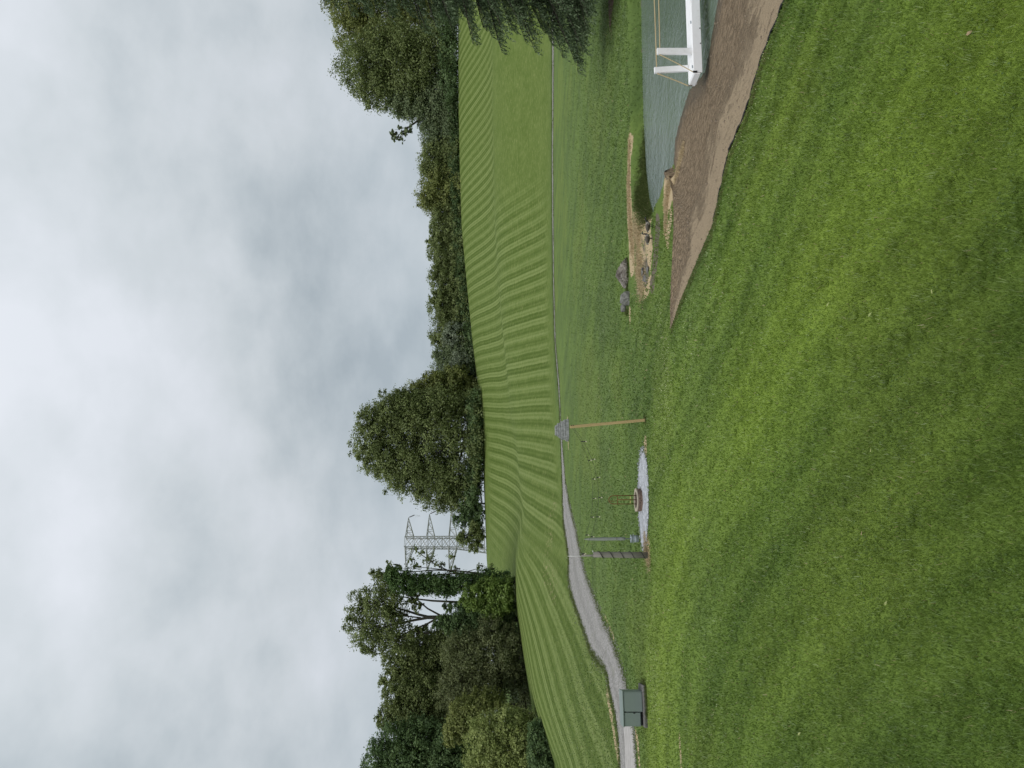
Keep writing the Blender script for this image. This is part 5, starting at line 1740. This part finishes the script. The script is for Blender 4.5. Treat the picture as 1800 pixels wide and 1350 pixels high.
# ------------------------------------------------------------------ stepped concrete riser by the road
sc_c = G(757, 1000)
riser = empty('concrete_riser', (sc_c[0], sc_c[1] + 0.5, zg(*sc_c)), R(18), 'stepped grey concrete riser standing beside the gravel road', 'riser')
zz = 0.0
for i, (wd, hh_) in enumerate(((1.55, 0.26), (1.45, 0.20), (1.30, 0.18), (1.12, 0.16), (0.95, 0.14), (0.74, 0.16))):
    MB().box((0.03 * math.sin(i * 2), 0, zz + hh_ / 2), (wd, wd * 0.8, hh_ - 0.015), 0, Matrix.Rotation(0.04 * math.cos(i * 3), 3, 'Z'), 0.95).build('concrete_slab', MATS['concrete'], riser, bevel=0.03)
    zz += hh_

# ------------------------------------------------------------------ lattice pylon behind the crest
PD = 225.0
pk = PD / F
pylon_y = 954
base_x = (675 - pylon_y) * pk
base_z = zg(base_x, PD) - 0.3
pyl = empty('lattice_pylon', (base_x, PD, base_z), R(24), 'grey steel lattice power pylon behind the gap in the trees', 'pylon')
z_of = lambda v: ZC - (v - VH) * pk - base_z
ztop = z_of(712)
hw_top, hw_low = 1.55, 3.4
levels = [0.0]
zA = [z_of(727), z_of(764), z_of(803)]


def hw(z):
    if z > zA[2]:
        return hw_top
    return hw_low + (hw_top - hw_low) * z / zA[2]


mb = MB()
BR = 0.09
for sx in (-1, 1):
    for sy in (-1, 1):
        mb.tube([(sx * hw(0), sy * hw(0), 0), (sx * hw(zA[2]), sy * hw(zA[2]), zA[2]), (sx * hw_top * 0.95, sy * hw_top * 0.95, ztop)], [0.20, 0.17, 0.14], 4)
zl = [0, zA[2] * 0.28, zA[2] * 0.52, zA[2] * 0.72, zA[2] * 0.88, zA[2], zA[2] + (zA[1] - zA[2]) * 0.33, zA[2] + (zA[1] - zA[2]) * 0.66, zA[1], zA[1] + (zA[0] - zA[1]) * 0.33, zA[1] + (zA[0] - zA[1]) * 0.66, zA[0], ztop]
for i in range(len(zl) - 1):
    a, b = hw(zl[i]), hw(zl[i + 1])
    for q in range(4):
        c0 = [(-1, -1), (1, -1), (1, 1), (-1, 1)][q]
        c1 = [(-1, -1), (1, -1), (1, 1), (-1, 1)][(q + 1) % 4]
        mb.tube([(c0[0] * a, c0[1] * a, zl[i]), (c1[0] * b, c1[1] * b, zl[i + 1])], BR * 0.75, 4)
        mb.tube([(c1[0] * a, c1[1] * a, zl[i]), (c0[0] * b, c0[1] * b, zl[i + 1])], BR * 0.75, 4)
        mb.tube([(c0[0] * b, c0[1] * b, zl[i + 1]), (c1[0] * b, c1[1] * b, zl[i + 1])], BR * 0.8, 4)
mb.build('tower_body', MATS['steel'], pyl)
for z0, ln in zip(zA, (6.6, 7.8, 9.6)):
    for sd in (-1, 1):
        mb = MB()
        tip = Vector((sd * (hw_top + ln * 0.90), 0, z0 + 1.9))
        roots = [Vector((sd * hw_top, -hw_top, z0)), Vector((sd * hw_top, hw_top, z0)), Vector((sd * hw_top, -hw_top, z0 + 2.3)), Vector((sd * hw_top, hw_top, z0 + 2.3))]
        for r_ in roots:
            mb.tube([r_, tip], [0.13, 0.09], 4)
        for s0, s1 in ((0.0, 0.3), (0.3, 0.6), (0.6, 0.85)):
            for (i, j) in ((0, 2), (1, 3), (0, 1), (2, 3)):
                mb.tube([roots[i].lerp(tip, s0), roots[j].lerp(tip, s1)], 0.07, 4)
                mb.tube([roots[j].lerp(tip, s0), roots[i].lerp(tip, s0)], 0.07, 4)
        mb.build('cross_arm', MATS['steel'], pyl)
        ins = MB()
        ip = []
        ir = []
        e = tip + Vector((sd * 0.2, -2.2, -2.0))
        for i in range(13):
            s = i / 12
            ip.append(tip.lerp(e, 0.15 + 0.85 * s))
            ir.append(0.17 if i % 2 else 0.10)
        ins.tube(ip, ir, 7)
        ins.build('insulator', MATS['insulator'], pyl, smooth=True)
        wr = MB()
        wr.tube([e, e + Vector((0, 0.3, -0.9)), tip + Vector((sd * 0.2, -1.1, -3.6)), e + Vector((0, 1.9, -0.9)), e + Vector((0, 2.2, 0))], 0.03, 4)
        wr.build('jumper_wire', MATS['steel'], pyl, smooth=True)
